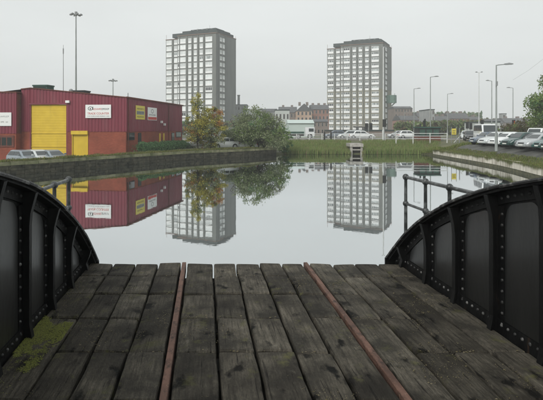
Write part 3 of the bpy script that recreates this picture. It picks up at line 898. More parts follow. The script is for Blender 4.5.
# brick plinth with the door openings left out
m = MB()
PX0, PX1 = xf(69.5), xf(85.5)
for (a, b) in ((-LA, DX0), (DX1, PX0), (PX1, 0)):
    m = MB(); m.box(a, b, .0, .25, -.2, BR); m.build('brick_plinth', M['brick'], t)
m = MB(); m.box(-.25, 0, .26, 19.2, -.2, BR); m.build('brick_plinth', M['brick'], t)
sh = MB(); corrug(sh, LA, lambda x: BR + .003, lambda x: roofz(x - LA), holes=((DX0 + LA, DX1 + LA, 0, DT),))
o = sh.build('cladding', M['clad'], t, fix=False); o.location = (-LA, -.02, 0)
sh = MB(); corrug(sh, 19.2, lambda x: BR + .003, lambda x: EV)
o = sh.build('cladding', M['clad'], t, fix=False); o.location = (.02, 0, 0); o.rotation_euler = (0, 0, PI / 2)
m = MB(); m.prism([(-.02, EV - .1), (-.02, BR), (-LA, BR), (-LA, roofz(-LA) - .06), (RX, RZ - .06)], 'y', .12, .2); m.build('gable_backing', M['brickdk'], t) if False else None
m = MB(); m.add([(.05, -.05, EV + .02), (.05, 19.3, EV + .02), (RX, 19.3, RZ + .02), (RX, -.05, RZ + .02), (-24, -.05, roofz(-24)), (-24, 19.3, roofz(-24))], [(0, 1, 2, 3), (3, 2, 5, 4)]); m.build('roof', M['roofgrey'], t)
m = MB(); m.box(-.25, -.05, .3, 19.0, BR, EV - .05); m.build('inner_wall', M['brickdk'], t)
m = MB(); m.box(-24, 0, 19.0, 19.25, -.2, EV); m.build('rear_wall', M['brickdk'], t)
m = MB(); m.prism([(-LA, roofz(-LA)), (RX, RZ), (.1, EV), (.1, EV + .09), (RX, RZ + .09), (-LA, roofz(-LA) + .09)], 'y', -.14, -.05); m.build('verge_trim', M['brickdk'], t)
m = MB(); m.box(.07, .2, -.1, 19.3, EV - .02, EV + .12); m.build('gutter', M['brickdk'], t)
m = MB(); m.box(-.06, .09, -.09, .06, BR + .004, EV - .03); m.build('corner_trim', M['clad'], t)
# yellow roller door of horizontal slats
rdoor = MB(); nsl = 34; vs_, fs_ = [], []
zz = []
for i in range(nsl):
    z0 = i * DT / nsl; z1 = (i + 1) * DT / nsl; dz_ = z1 - z0
    zz += [(z0, .12), (z0 + .12 * dz_, .105), (z0 + .5 * dz_, .098), (z0 + .88 * dz_, .105)]
zz.append((DT, .12))
for z, y in zz: vs_ += [(DX0 + .12, y, z), (DX1 - .12, y, z)]
for i in range(len(zz) - 1): fs_.append((2 * i, 2 * i + 1, 2 * i + 3, 2 * i + 2))
rdoor.add(vs_, fs_)
ro = rdoor.build('roller_door', M['yellow'], t, fix=False); ro['label'] = 'large yellow roller shutter door'
for z in (1.3, 2.75):
    m = MB(); m.box(DX0 + .13, DX1 - .13, .045, .072, z, z + .07); m.build('stiffening_bar', M['yellow'], ro)
for x in (DX0, DX1 - .12):
    m = MB(); m.box(x + .001, x + .119, -.01, .14, 0, DT - .002); m.build('door_guide', M['clad'], ro)
m = MB(); m.box(DX0 - .1, DX1 + .1, -.09, -.03, DT, DT + .16); m.build('door_lintel', M['clad'], ro)
m = MB(); m.box(PX0 + .05, PX1 - .05, .05, .12, -.1, 2.66)
for k in range(13): m.box(PX0 + .06, PX1 - .06, .035, .049, .05 + k * .2, .2 + k * .2)
pd = m.build('yellow_door', M['yellow'], t)
m = MB(); m.box(PX0 - .08, PX1 + .08, -.22, .1, 2.66, 3.04); m.build('shutter_box', M['yellow'], pd)
for x in (PX0 - .06, PX1 - .02):
    m = MB(); m.box(x, x + .08, -.05, .06, -.1, 2.655); m.build('door_guide', M['yellow'], pd)
m = MB(); m.box(xf(63), xf(67), -.28, -.08, 5.95, 6.2); m.build('floodlight', M['white'], t)
# lettered sign
def text_mesh(s, size, mtl, name, parent, loc, rot=(PI / 2, 0, 0), width=None):
    cu = bpy.data.curves.new(name, 'FONT'); cu.body = s; cu.size = size; cu.extrude = .004; cu.align_x = 'LEFT'
    tmp = bpy.data.objects.new(name + '_tmp', cu); COL.objects.link(tmp)
    dg = bpy.context.evaluated_depsgraph_get(); me = bpy.data.meshes.new_from_object(tmp.evaluated_get(dg))
    bpy.data.objects.remove(tmp)
    me.materials.clear(); me.materials.append(mtl)
    o = link(name, me, parent, loc); o.rotation_euler = rot
    if width:
        xs = [v.co.x for v in me.vertices]; k = width / (max(xs) - min(xs)); o.scale = (k, 1, 1)
    return o
SX0, SX1, SZ0, SZ1 = xf(84), xf(111), 4.37, 5.74
m = MB(); m.box(SX0, SX1, -.17, -.12, SZ0, SZ1)
sg = m.build('sign_board', M['white'], t); sg['label'] = 'white sign reading TRADE COUNTER in red'
text_mesh('TRADE COUNTER', .30, M['red'], 'lettering', sg, (SX0 + .22, -.175, SZ0 + .36), width=2.36)
def scribble(parent, x0, x1, z, h, mt, seed, y=-.176, ax='y'):
    """a line of print too small to read: letter-like strokes"""
    rr = random.Random(seed); m = MB(); x = x0
    while x < x1:
        w_ = h * rr.uniform(.35, .75)
        if rr.random() < .12: x += h * .5; continue
        kind = rr.randrange(4); s_ = h * .17
        def bxx(a, b, c, d):
            if ax == 'y': m.box(a, b, y - .004, y, c, d)
            else: m.box(y, y + .004, a, b, c, d)
        bxx(x, x + s_, z, z + h)
        if kind in (0, 1): bxx(x + s_, x + w_, z + h - s_, z + h)
        if kind in (0, 2): bxx(x + s_, x + w_, z, z + s_)
        if kind in (1, 3): bxx(x + s_, x + w_, z + h * .42, z + h * .42 + s_)
        x += w_ + h * .2
    return m.build('lettering', mt, parent)
scribble(sg, SX0 + .88, SX0 + 1.75, SZ0 + .83, .17, M['red'], 3); scribble(sg, SX0 + 1.80, SX0 + 2.5, SZ0 + .83, .17, M['ink'], 5)
scribble(sg, SX0 + .22, SX1 - .2, SZ0 + .14, .085, M['ink'], 8)
m = MB()
for k in range(14):
    a0, a1 = 2 * PI * k / 14, 2 * PI * (k + .8) / 14; cx_, cz_ = SX0 + .55, SZ0 + .98
    m.add([(cx_ + r_ * math.cos(a), -.176, cz_ + r_ * .75 * math.sin(a)) for r_, a in ((.28, a0), (.28, a1), (.2, a1), (.2, a0))], [(0, 1, 2, 3)])
m.box(SX0 + .49, SX0 + .60, -.18, -.175, SZ0 + .88, SZ0 + 1.02); m.box(SX0 + .79, SX0 + .85, -.18, -.175, SZ0 + .86, SZ0 + 1.17)
m.build('emblem', M['ink'], sg, fix=False)
# signs, vents and doors on the side wall
m = MB(); m.box(.07, .11, 2.4, 5.0, 4.28, 5.78); s2 = m.build('sign_board', M['yellowsign'], t); s2['label'] = 'faded yellow sign board'
scribble(s2, 2.75, 4.7, 5.35, .16, M['ink'], 11, y=.111, ax='x'); scribble(s2, 2.75, 4.7, 4.9, .2, M['ink'], 12, y=.111, ax='x'); scribble(s2, 2.75, 4.7, 4.48, .16, M['ink'], 13, y=.111, ax='x')
m = MB(); m.box(.111, .114, 2.6, 4.8, 4.8, 5.2); m.build('sign_band', M['grey'], s2)
m = MB(); m.box(.07, .11, 5.9, 8.85, 4.25, 5.72); s3 = m.build('sign_board', M['white'], t); s3['label'] = 'white sign board with red band'
m = MB(); m.box(.111, .114, 5.98, 8.77, 4.3, 4.62); m.build('sign_band', M['red'], s3)
scribble(s3, 6.3, 8.4, 4.78, .16, M['ink'], 21, y=.111, ax='x')
m = MB()
for k in range(10):
    a0, a1 = 2 * PI * k / 10, 2 * PI * (k + .75) / 10
    m.add([(.1125, 7.35 + r_ * math.cos(a), 5.3 + r_ * .6 * math.sin(a)) for r_, a in ((.42, a0), (.42, a1), (.3, a1), (.3, a0))], [(0, 1, 2, 3)])
m.build('emblem', M['ink'], s3, fix=False)
for (y0, y1, z0, z1) in ((.35, 2.2, 2.05, 2.85), (14.6, 15.7, 1.6, 2.75), (16.4, 18.6, 2.1, 2.85)):
    m = MB(); m.box(.004, .05, y0, y1, z0, z1); wv = m.build('window', M['darkmetal'], t)
    m = MB(); m.box(.052, .058, y0 + .08, y1 - .08, z0 + .08, z1 - .08); m.build('pane', M['glass'], wv)
m = MB(); m.box(.004, .05, 3.2, 4.1, .2, 2.8); m.build('side_door', M['darkmetal'], t)
for y0 in (9.9, 11.3):
    m = MB(); m.box(.004, .07, y0, y0 + .42, .3, 2.7); m.build('yellow_post', M['yellow'], t)
for (y0, z0) in ((10.2, 3.95), (11.3, 3.65)):
    m = MB(); m.box(.07, .3, y0, y0 + .25, z0, z0 + .28); m.build('wall_lamp', M['white'], t)
for y0 in (.35, 13.2):
    m = MB(); m.tube([(.13, y0, 0), (.13, y0, EV)], .05, 6); m.build('downpipe', M['brickdk'], t)

# lower block at the very left
t = thing('office_block', (-15 - 11.75 * math.cos(WR), 54.4 - 11.75 * math.sin(WR) - .9, wz), WR, 'red brick and maroon clad block at the far left edge', 'building')
m = MB(); m.box(-12, 0, 0, 8, -.2, 2.75); m.build('brick_plinth', M['brick'], t)
sh = MB(); corrug(sh, 12, lambda x: 2.753, lambda x: 7.0 + (12 - x) * .02); o = sh.build('cladding', M['clad'], t, fix=False); o.location = (-12, -.02, 0)
m = MB(); m.box(-11.98, -.02, .06, 7.9, 2.76, 6.95); m.build('inner_wall', M['brickdk'], t)
m = MB(); m.box(-.10, .06, -.09, .1, 2.76, 7.0); m.build('corner_trim', M['clad'], t)
m = MB(); m.prism([(-12.1, 7.24), (.1, 7.0), (.1, 7.12), (-12.1, 7.36)], 'y', -.12, 8.1); m.build('roof', M['brickdk'], t)
m = MB(); m.box(-3.2, -.45, -.14, -.09, 3.55, 4.95); s4 = m.build('sign_board', M['white'], t)
scribble(s4, -2.9, -.8, 4.45, .16, M['grey'], 31, y=-.141); scribble(s4, -2.0, -.8, 3.9, .12, M['ink'], 32, y=-.141)
m = MB(); m.box(-3.6, -.2, -.07, -.003, 1.35, 2.55); wf_ = m.build('window', M['brickdk'], t)
for k in range(5):
    m = MB(); x = -.45 - k * .62; m.box(x - .5, x, -.085, -.073, 1.52, 2.35); m.build('pane', M['glass'], wf_)

# roof furniture
def rooftop(name, px, pyb, pyt, wpx, Y, mtl, label, cat, dome=False):
    b = at(px, Y, pyb); tp = at(px, Y, pyt); wd = wpx * Y / FPX; h = tp.z - b.z
    t = thing(name, b - Vector((0, 0, .9)), WR, label, cat)
    h += .9
    if dome:
        m = MB(); m.tube([(0, 0, 0), (0, 0, h * .6)], wd * .3, 10); m.build('base', mtl, t)
        m = MB(); m.ball((0, 0, h * .68), wd * .5, 10, 6); m.build('cowl', mtl, t)
    else:
        m = MB(); m.box(-wd / 2, wd / 2, 0, 1.4, 0, h * .88); bb = m.build('casing', mtl, t)
        m = MB(); m.box(-wd / 2 - .06, wd / 2 + .06, -.06, 1.46, h * .88 + .002, h); m.build('lid', mtl, t)
        for k in range(5):
            m = MB(); m.box(-wd / 2 + .15, wd / 2 - .15, -.04, -.003, h * (.45 + .08 * k), h * (.45 + .08 * k) + .05); m.build('louvre', M['darkmetal'], t)
rooftop('ventilation_unit', 40, 88.5, 84.8, 15, 58.5, M['unitgreen'], 'large dark green ventilation unit on the warehouse ridge', 'roof unit')
rooftop('roof_cowl', 71, 92, 86.5, 4.2, 59, M['grey'], 'grey domed cowl on the warehouse roof', 'roof cowl', True)
rooftop('ventilation_unit', 79, 93, 90.3, 11, 59, M['darkmetal'], 'low black ventilation unit beside the domed cowl', 'roof unit')

# ------------------------------------------------------------------ the two tower blocks
def window_mesh(w_, h_, frac, mull):
    """white frame with a solid white panel below and an opening above"""
    m = MB(); zs = h_ * frac
    m.box(0, w_, -.10, .02, 0, zs)
    f = .10
    m.box(0, f, -.10, .02, zs + .001, h_); m.box(w_ - f, w_, -.10, .02, zs + .001, h_); m.box(f + .001, w_ - f - .001, -.10, .02, h_ - f, h_)
    for k in range(1, mull):
        x = w_ * k / mull; m.box(x - .05, x + .05, -.095, .02, zs + .001, h_ - f - .001)
    p = MB(); p.box(f, w_ - f, -.035, .01, zs, h_ - f)
    return m, p
def tower(name, corner, rot, label, frac, pane, lower, H, drop):
    t = thing(name, (corner[0], corner[1], 1.55), rot, label, 'tower block')
    W_, D_ = 26.6, 17.5
    ST = 2.69; NS = 16
    XL = lambda f: -W_ + W_ * f
    LX = XL(.265)
    nb = 7 if lower else 0
    zsplit = 2.0 + ST * nb
    # main block and recessed left wing
    def body(nm, x0, x1, y0, y1, z0, z1, mt):
        m = MB(); m.box(x0, x1, y0, y1, z0, z1); return m.build(nm, mt, t)
    lowm = lower or M['tower']
    if lower:
        body('lower_storeys', LX, 0, 0, D_, -.4, zsplit, lowm)
        body('lower_storeys', -W_, LX - .002, 1.0, D_ - 1.5, -.4, zsplit, lowm)
        z0 = zsplit + .002
    else: z0 = -.4
    body('facade', LX, 0, 0, D_, z0, H, M['tower'])
    body('wing', -W_, LX - .002, 1.0, D_ - 1.5, z0, H - 1.0, M['tower'])
    # flank slab in a slightly lighter, bluer grey than the front
    body('flank', .002, .12, .4, D_ - .3, zsplit + .3, H - .2, M['towerside'])
    cols_ = [(.012, .12, 3), (.168, .235, 2), (.272, .298, 1), (.315, .425, 3), (.475, .535, 2), (.583, .643, 2), (.695, .757, 2), (.805, .93, 4)]
    meshes = {}
    hw_ = 2.12
    for (a, b, mu) in cols_:
        wm = W_ * (b - a); wmb, pmb = window_mesh(wm, hw_, frac, mu)
        me, pe = wmb.mesh('window', M['upvc']), pmb.mesh('pane', pane)
        yy = 1.0 if b < .265 else 0.0
        for s in range(NS):
            if s == NS - 1 and .47 < a < .7: continue
            z = H - 1.15 - (s + 1) * ST + .45 - (.8 if yy else 0) + (.8 if yy else 0) * 1.0
            o = link('window', me, t, (XL(a), yy - .02, z))
            o2 = link('pane', pe, o, (0, 0, 0))
            if random.random() < .16: o2.material_slots[0].link = 'OBJECT'; o2.material_slots[0].material = random.choice((M['paneD'], M['glass'], M['paneD']))
    # recessed joints: dark vertical shadow gaps between bays as real fins
    for f in (.148, .255, .305, .45, .555, .668, .78):
        yy = 1.0 if f < .265 else 0.0
        m = MB(); m.box(XL(f) - .14, XL(f) + .14, yy - .28, yy - .003, 1.0, H - .3 - (1.0 if yy else 0)); m.build('fin', M['tower'], t)
    # side windows
    for (a, b) in ((.16, .26), (.30, .40)):
        wm = D_ * (b - a); wmb, pmb = window_mesh(wm, 1.7, .35, 1)
        me, pe = wmb.mesh('window', M['upvc']), pmb.mesh('pane', M['paneL'])
        for s in range(NS):
            z = H - 1.15 - (s + 1) * ST + .75
            o = link('window', me, t, (.14, D_ * a, z)); o.rotation_euler = (0, 0, PI / 2)
            link('pane', pe, o, (0, 0, 0))
    m = MB(); m.box(.125, .5, D_ * .115, D_ * .14, .5, H); m.box(.125, .4, D_ * .43, D_ * .455, .5, H); m.build('fin', M['towerside'], t)
    # parapet band and roof plant
    m = MB(); m.box(LX - .15, .2, -.32, D_ + .1, H + .002, H + .24); m.build('parapet', M['copper'], t)
    m = MB(); m.box(-W_ - .1, LX - .155, .75, D_ - 1.4, H - .998, H - .8); m.build('parapet', M['copper'], t)
    m = MB(); m.box(-W_ * .9, -.6, 2.2, D_ - 1.2, H + .0, H + 1.7); pl = m.build('roof_plant', M['roofdark'], t)
    m = MB(); m.box(-W_ * .72, -1.6, 3.0, D_ - 2.4, H + 1.702, H + 2.6); m.build('upper_plant', M['roofdark'], pl)
    m = MB(); m.box(-W_ * .60, -W_ * .12, 5.0, D_ - 5, H + 2.602, H + 3.35); m.build('plant_room', M['roofdark'], pl)
    for k in range(5):
        m = MB(); x = -W_ * (.56 - .09 * k); m.box(x, x + .8, 4.3, 4.9, H + 2.602, H + 3.1 + .25 * (k % 2)); m.build('vent', M['grey'], pl)
    m = MB(); m.tube([(-W_ * .3, 8, H + 3.35), (-W_ * .3, 8, H + 5.4)], .05, 5); m.build('aerial', M['grey'], pl)
    for x in (-W_ + .1, .05):
        m = MB(); m.tube([(x, 1.3 if x < -1 else D_ - .5, H - 1), (x, 1.3 if x < -1 else D_ - .5, H + 1.3)], .06, 5); m.build('corner_rod', M['copper'], t)
    # entrance storey
    m = MB(); m.box(XL(.49), XL(.74), -.9, -.01, 3.0, 3.3); m.build('entrance_canopy', M['concrete'], t)
    m = MB(); m.box(XL(.52), XL(.71), -.08, -.004, 0, 2.8); m.build('entrance_door', M['glass'], t)
    return t
ROT = -R(25)
HT = 42.5
cl = at(216.0, 224, z=0); cr_ = at(383.0, 250, z=0)
tower('tower_block', (cl.x, cl.y), ROT, 'left grey tower block with bright white windows behind the autumn trees', .34, M['paneL'], None, HT, 0)
TR = tower('tower_block', (cr_.x, cr_.y), ROT, 'right grey tower block with khaki lower storeys and green cradle', .5, M['paneD'], M['khaki'], HT, 0)
TR.scale = (1.06, 1.06, 1.0)
# green netted work cradle on the right tower's flank
t = thing('work_cradle', (cr_.x + 6.6, cr_.y + 12.0, 15.9), ROT, 'green netted work platform hung on the right tower block', 'work platform')
M['net'] = mat('green_netting', (0.085, 0.16, 0.125), (0.13, 0.21, 0.17), scale=.8)
m = MB(); m.box(-4.5, 3.6, -7.5, -4.6, 0, .5); m.build('deck', M['net'], t)
m = MB(); m.box(-2.0, 3.6, -7.5, -4.6, .502, 3.8)
m.add([(3.6, -7.5, .5), (3.6, -4.6, .5), (1.5, -4.6, -1.4), (1.5, -7.5, -1.4)], [(0, 1, 2, 3)]); m.build('net_screen', M['net'], t)
for k in range(3):
    m = MB(); m.tube([(-1.9 + 2.6 * k, -7.55, -.2), (-1.9 + 2.6 * k, -7.55, 4.6)], .09, 5); m.build('pole', M['unitgreen'], t)

# ------------------------------------------------------------------ street lamps, masts, signals
def lamp_post(px, ytop, Y, arm, label, mtl='galv', z0=None, base_y=None, double=False, rad=.09, head='lamp'):
    z0 = 1.55 if z0 is None else z0
    top = at(px, Y, ytop)
    t = thing('street_lamp', (top.x, Y, z0), 0, label, 'street lamp', 'street lamps along the road')
    h = top.z - z0; L = arm * Y / FPX; s = 1 if L > 0 else -1
    m = MB(); m.tube([(0, 0, 0), (0, 0, 1.6)], [rad * 1.6, rad * 1.6], 10); m.build('base', M[mtl], t)
    m = MB(); m.tube([(0, 0, 1.6), (0, 0, h)], [rad, rad * .65], 10); m.build('column', M[mtl], t)
    for sg_ in ((s, -s) if double else (s,)):
        Lb = abs(L) * sg_
        m = MB(); m.tube([(0, 0, h - .05), (Lb * .12, 0, h), (Lb * .55, 0, h + .06)], rad * .5, 6)
        a_ = m.build('arm', M[mtl], t)
        m = MB(); x0, x1 = Lb * .5, Lb; m.prism([(x0, h + .02), (x1, h + .05), (x1, h + .12), ((x0 + x1) / 2, h + .19), (x0, h + .13)], 'y', -.13, .13); hd = m.build('lamp_head', M['grey'], t)
        m = MB(); m.prism([(x0 + Lb * .08, h + .0), (x1 - Lb * .03, h + .035), (x1 - Lb * .03, h + .049), (x0 + Lb * .08, h + .018)], 'y', -.1, .1); m.build('lens', M['lens'], hd)
    return t
gp_ = lamp_post(496.3, 65, 47.9, 16.5, 'nearest tall grey street lamp standing in front of the parked cars', z0=1.36, rad=.085)
m = MB(); m.box(-.09, .09, -.14, -.05, 5.9, 6.3); m.build('junction_box', M['grey'], gp_)
lamp_post(414, 88.8, 108, 6.5, 'street lamp just left of the black kiosk, shortest arm to the right')
lamp_post(430.4, 77, 86, 8.2, 'street lamp rising behind the black kiosk')
lamp_post(447.5, 94, 122, 5.8, 'thin distant street lamp between the kiosk and the yellow sign')
lamp_post(479, 72.6, 97, 3.6, 'pale column with a double lamp head above the white van', 'palepost', double=True)
lamp_post(491.8, 81, 92, -5.8, 'street lamp with its arm to the left just behind the nearest lamp')
lamp_post(513, 88, 106, -6.2, 'street lamp with its arm to the left beside the brown shrubs')
lamp_post(383.4, 47.5, 80, 1.5, 'very tall pale column in front of the right tower block', 'palepost', double=True, rad=.12)
lamp_post(404.6, 112, 170, 3.0, 'small far street lamp beside the brown flat block')
def mast(px, ytop, Y, wpx, label):
    top = at(px, Y, ytop); t = thing('floodlight_mast', (top.x, Y, 1.2), 0, label, 'floodlight mast', 'floodlight masts behind the warehouse')
    h = top.z - 1.2; L = wpx * Y / FPX / 2
    m = MB(); m.tube([(0, 0, 0), (0, 0, h)], [.24, .11], 8); m.build('column', M['galv'], t)
    m = MB(); m.tube([(0, 0, h - .5), (0, 0, h + .35)], .3, 8); m.build('head_ring', M['grey'], t)
    for k in range(6):
        an = 2 * PI * k / 6 + .15; c, s = math.cos(an), math.sin(an)
        m = MB(); m.tube([(0, 0, h - .2), (c * L * .6, s * L * .6, h - .25)], .05, 5); ar = m.build('arm', M['grey'], t)
        m = MB(); m.tube([(c * L * .5, s * L * .5, h - .28), (c * L * .78, s * L * .78, h - .22), (c * L, s * L, h - .30)], [.13, .24, .12], 6); m.build('floodlight', M['grey'], t)
mast(76, 13.5, 112, 12.5, 'tall high mast floodlight rising above the warehouse roof')
mast(113, 80, 170, 9, 'shorter distant floodlight mast right of the trade counter sign')
p = at(63.3, 66, 45)
t = thing('aerial_pole', (p.x, 66, EV + .1), 0, 'thin aerial pole rising from the warehouse roof', 'aerial')
m = MB(); m.tube([(0, 0, 0), (0, 0, p.z - EV - 1.0)], [.045, .035], 6); m.build('pole', M['grey'], t)
m = MB(); m.tube([(0, 0, p.z - EV - 2.1), (0, 0, p.z - EV - .1)], .022, 5); m.tube([(0, 0, p.z - EV - 1.2), (0, 0, p.z - EV - .55)], .07, 6); m.build('whip', M['grey'], t)
p = at(128, 76, 93)
t = thing('aerial_pole', (p.x, 76, EV), 0, 'short stub pole on the warehouse roof beside its corner', 'aerial')
m = MB(); m.tube([(0, 0, 0), (0, 0, p.z - EV)], .06, 6); m.build('pole', M['grey'], t)

def signal(px, py, Y, n, label, z0=1.6, face=True):
    top = at(px, Y, py); t = thing('traffic_signal', (top.x, Y, z0), PI if face else 0, label, 'traffic signal', 'traffic signals at the road junction')
    h = top.z - z0
    m = MB(); m.tube([(0, 0, 0), (0, 0, h)], .06, 6); m.build('post', M['grey'], t)
    for k in range(n):
        x = (k - (n - 1) / 2) * .75
        m = MB(); m.box(x - .17, x + .17, -.14, .08, h - .95, h); hd = m.build('signal_head', M['darkmetal'], t)
        m = MB(); m.box(x - .27, x + .27, .082, .10, h - 1.05, h + .1); m.build('backing_board', M['darkmetal'], hd)
        for q, mm in enumerate(('redlens', 'amber', 'unitgreen')):
            m = MB(); m.tube([(x, -.142, h - .18 - .29 * q), (x, -.2, h - .18 - .29 * q)], .10, 8); m.build('lens', M[mm], hd)
    return t
signal(368.6, 123.8, 92, 2, 'pair of dark traffic signal heads in front of the right tower block')
signal(384.3, 120, 79.6, 1, 'traffic signal head beside the very tall pale column')
signal(467.2, 122.5, 90, 1, 'dark traffic signal left of the white van')
signal(470.6, 123.5, 94, 1, 'smaller dark traffic signal touching the white van')
signal(482, 120.5, 99, 1, 'traffic signal showing above the roof of the white van')
signal(514, 120.5, 84, 1, 'traffic signal beside the brown shrubs', face=False)

# ------------------------------------------------------------------ vehicles
def paint(name, c, metal=.0, rough=.28):
    m = bpy.data.materials.new(name); m.use_nodes = True; b = m.node_tree.nodes['Principled BSDF']
    b.inputs['Base Color'].default_value = (*c, 1); b.inputs['Roughness'].default_value = rough; b.inputs['Metallic'].default_value = metal
    b.inputs['Coat Weight'].default_value = .6; b.inputs['Coat Roughness'].default_value = .08
    return m
PAINT = {'white': paint('car_white', (.70, .72, .72)), 'silver': paint('car_silver', (.42, .44, .45), .35), 'palegrey': paint('car_pale_grey', (.52, .55, .55), .1),
         'blue': paint('car_slate_blue', (.10, .13, .17), .2), 'dkgrey': paint('car_dark_grey', (.075, .085, .09), .25), 'green': paint('car_dark_green', (.025, .062, .056), .15),
         'teal': paint('car_teal', (.035, .10, .092), .15), 'black': paint('car_black', (.018, .02, .022)), 'bluesilver': paint('car_blue_silver', (.24, .28, .31), .3), 'mint': paint('car_pale_mint', (.50, .58, .55))}
def loft(mb, secs, mi=0, smooth=True):
    k = len(secs[0]); vs_ = [p for s in secs for p in s]; fs_ = []
    for i in range(len(secs) - 1):
        for q in range(k): fs_.append((k * i + q, k * i + (q + 1) % k, k * i + k + (q + 1) % k, k * i + k + q))
    fs_ += [tuple(range(k)), tuple(range(k * len(secs) - 1, k * len(secs) - k - 1, -1))]
    return mb.add(vs_, fs_, mi, smooth)
def car_proto(kind):
    """front towards -x, wheels on z=0; returns [(name, mesh, parent_index, paintable)]"""
    parts = []
    if kind == 'hatch': L, Wd, H, belt, hood = 3.95, 1.68, 1.45, .92, .80
    elif kind == 'estate': L, Wd, H, belt, hood = 4.45, 1.74, 1.47, .93, .80
    elif kind == 'saloon': L, Wd, H, belt, hood = 4.45, 1.74, 1.42, .92, .80
    else: L, Wd, H, belt, hood = 5.2, 1.95, 2.35, 1.25, 1.08      # van
    h = Wd / 2; F = -L / 2; Bk = L / 2
    van = kind == 'van'
    ws0 = F + (.55 if van else 1.02); ws1 = F + (1.15 if van else 1.78)       # windscreen foot and top
    rr1 = Bk - (.10 if van else .55 if kind == 'hatch' else .28 if kind == 'estate' else 1.12)
    rr0 = Bk - (.03 if van else .12 if kind == 'hatch' else .08 if kind == 'estate' else .62)
    st = [(F, .46, .32, .62), (F + .08, .60, .24, .80), (F + .3, hood - .08, .20, .93), (F + .6, hood, .18, .98), (ws0, belt - .03, .18, 1), (0, belt, .18, 1), (rr0 - .3, belt + .02, .18, 1),
          (Bk - .25, belt + (.02 if kind != 'saloon' else -.01), .20, .97), (Bk - .05, belt - .12, .28, .90), (Bk, belt - .3, .36, .80)]
    b = MB(); secs = []
    for (x, zt, zb, wf_) in st:
        ww = h * wf_
        half = [(ww * .86, zb), (ww * .97, zb + .08), (ww, (zb + zt) / 2), (ww * .985, zt - .10), (ww * .93, zt - .03), (ww * .70, zt + .015)]
        secs.append([(x, -a, z) for a, z in half] + [(x, a, z) for a, z in reversed(half)])
    loft(b, secs)
    parts.append(('body', b, None, True))
    # cabin
    c = MB(); zb_ = belt - .05
    hb, ht = h * .94, h * (.86 if van else .71)
    def ring_(z, xf_, xr_, ww): return [(xf_, -ww * .9, z), (xf_ + .12, -ww, z), (xr_ - .1, -ww, z), (xr_, -ww * .88, z), (xr_, ww * .88, z), (xr_ - .1, ww, z), (xf_ + .12, ww, z), (xf_, ww * .9, z)]
    loft(c, [ring_(zb_, ws0, rr0, hb), ring_(H - .05, ws1, rr1, ht), ring_(H, ws1 + .22, rr1 - .15, ht * .82)], 0, False)
    parts.append(('cabin', c, None, True))
    zc, zd = belt + .05, H - .13
    def lerp(a, b, f): return a + (b - a) * f
    f0, f1 = (zc - zb_) / (H - .05 - zb_), (zd - zb_) / (H - .05 - zb_)
    g = MB(); off = .012
    x0, x1 = lerp(ws0, ws1, f0) - off - .015, lerp(ws0, ws1, f1) - off - .015
    w0, w1 = lerp(hb, ht, f0) * .84, lerp(hb, ht, f1) * .80
    g.add([(x0, -w0, zc), (x0, w0, zc), (x1, w1, zd), (x1, -w1, zd), (x0 + .02, -w0, zc), (x0 + .02, w0, zc), (x1 + .02, w1, zd), (x1 + .02, -w1, zd)], [(0, 1, 2, 3), (4, 7, 6, 5), (0, 4, 5, 1), (1, 5, 6, 2), (2, 6, 7, 3), (3, 7, 4, 0)])
    parts.append(('windscreen', g, None, 'carglass'))
    g = MB(); x0, x1 = lerp(rr0, rr1, f0) + .02, lerp(rr0, rr1, f1) + .02
    g.add([(x0, -w0, zc), (x0, w0, zc), (x1, w1, zd), (x1, -w1, zd), (x0 - .02, -w0, zc), (x0 - .02, w0, zc), (x1 - .02, w1, zd), (x1 - .02, -w1, zd)], [(0, 1, 2, 3), (4, 7, 6, 5), (0, 4, 5, 1), (1, 5, 6, 2), (2, 6, 7, 3), (3, 7, 4, 0)])
    parts.append(('rear_window', g, None, 'carglass'))
    xm = (ws1 + rr1) / 2 - (.1 if not van else .2)
    for s in (-1, 1):
        spans = [(lerp(ws0, ws1, f0) + .22, lerp(ws0, ws1, f1) + .2, xm - .04, xm - .04), (xm + .04, xm + .04, lerp(rr0, rr1, f0) - .2, lerp(rr0, rr1, f1) - .16)]
        if van: spans = [(lerp(ws0, ws1, f0) + .2, lerp(ws0, ws1, f1) + .2, ws1 + .95, ws1 + .95), (ws1 + 1.05, ws1 + 1.05, ws1 + 2.2, ws1 + 2.2), (ws1 + 2.3, ws1 + 2.3, rr1 - .2, rr1 - .2)]
        for (a0, a1, b0, b1) in spans:
            y0, y1 = s * (lerp(hb, ht, f0) + .026), s * (lerp(hb, ht, f1) + .022)
            zz0 = zc + (.25 if van else 0)
            g = MB(); g.add([(a0, y0, zz0), (b0, y0, zz0), (b1, y1, zd), (a1, y1, zd), (a0, y0 - s * .03, zz0), (b0, y0 - s * .03, zz0), (b1, y1 - s * .03, zd), (a1, y1 - s * .03, zd)], [(0, 1, 2, 3), (4, 7, 6, 5), (0, 4, 5, 1), (1, 5, 6, 2), (2, 6, 7, 3), (3, 7, 4, 0)])
            parts.append(('side_window', g, None, 'carglass'))
        g = MB(); zl = hood - .16; g.add([(F + .10, s * h * .45, zl - .08), (F + .20, s * h * .90, zl - .06), (F + .36, s * h * .93, zl + .07), (F + .22, s * h * .48, zl + .07), (F + .2, s * h * .5, zl)], [(0, 1, 2, 3), (0, 3, 4), (0, 4, 1), (1, 4, 2), (2, 4, 3)])
        parts.append(('headlight', g, None, 'lens'))
        g = MB(); g.box(Bk - .12, Bk + .005, s * h * .62, s * h * .9, belt - .34, belt - .16); parts.append(('tail_light', g, None, 'redlens'))
        g = MB(); g.box(ws0 + .3, ws0 + .45, s * (h + .0), s * (h + .17), belt + .02, belt + .17); parts.append(('wing_mirror', g, None, True))
    g = MB(); g.box(F - .03, F + .25, -h * .74, h * .74, .28, .46); parts.append(('bumper', g, None, True if kind != 'van' else 'plastic'))
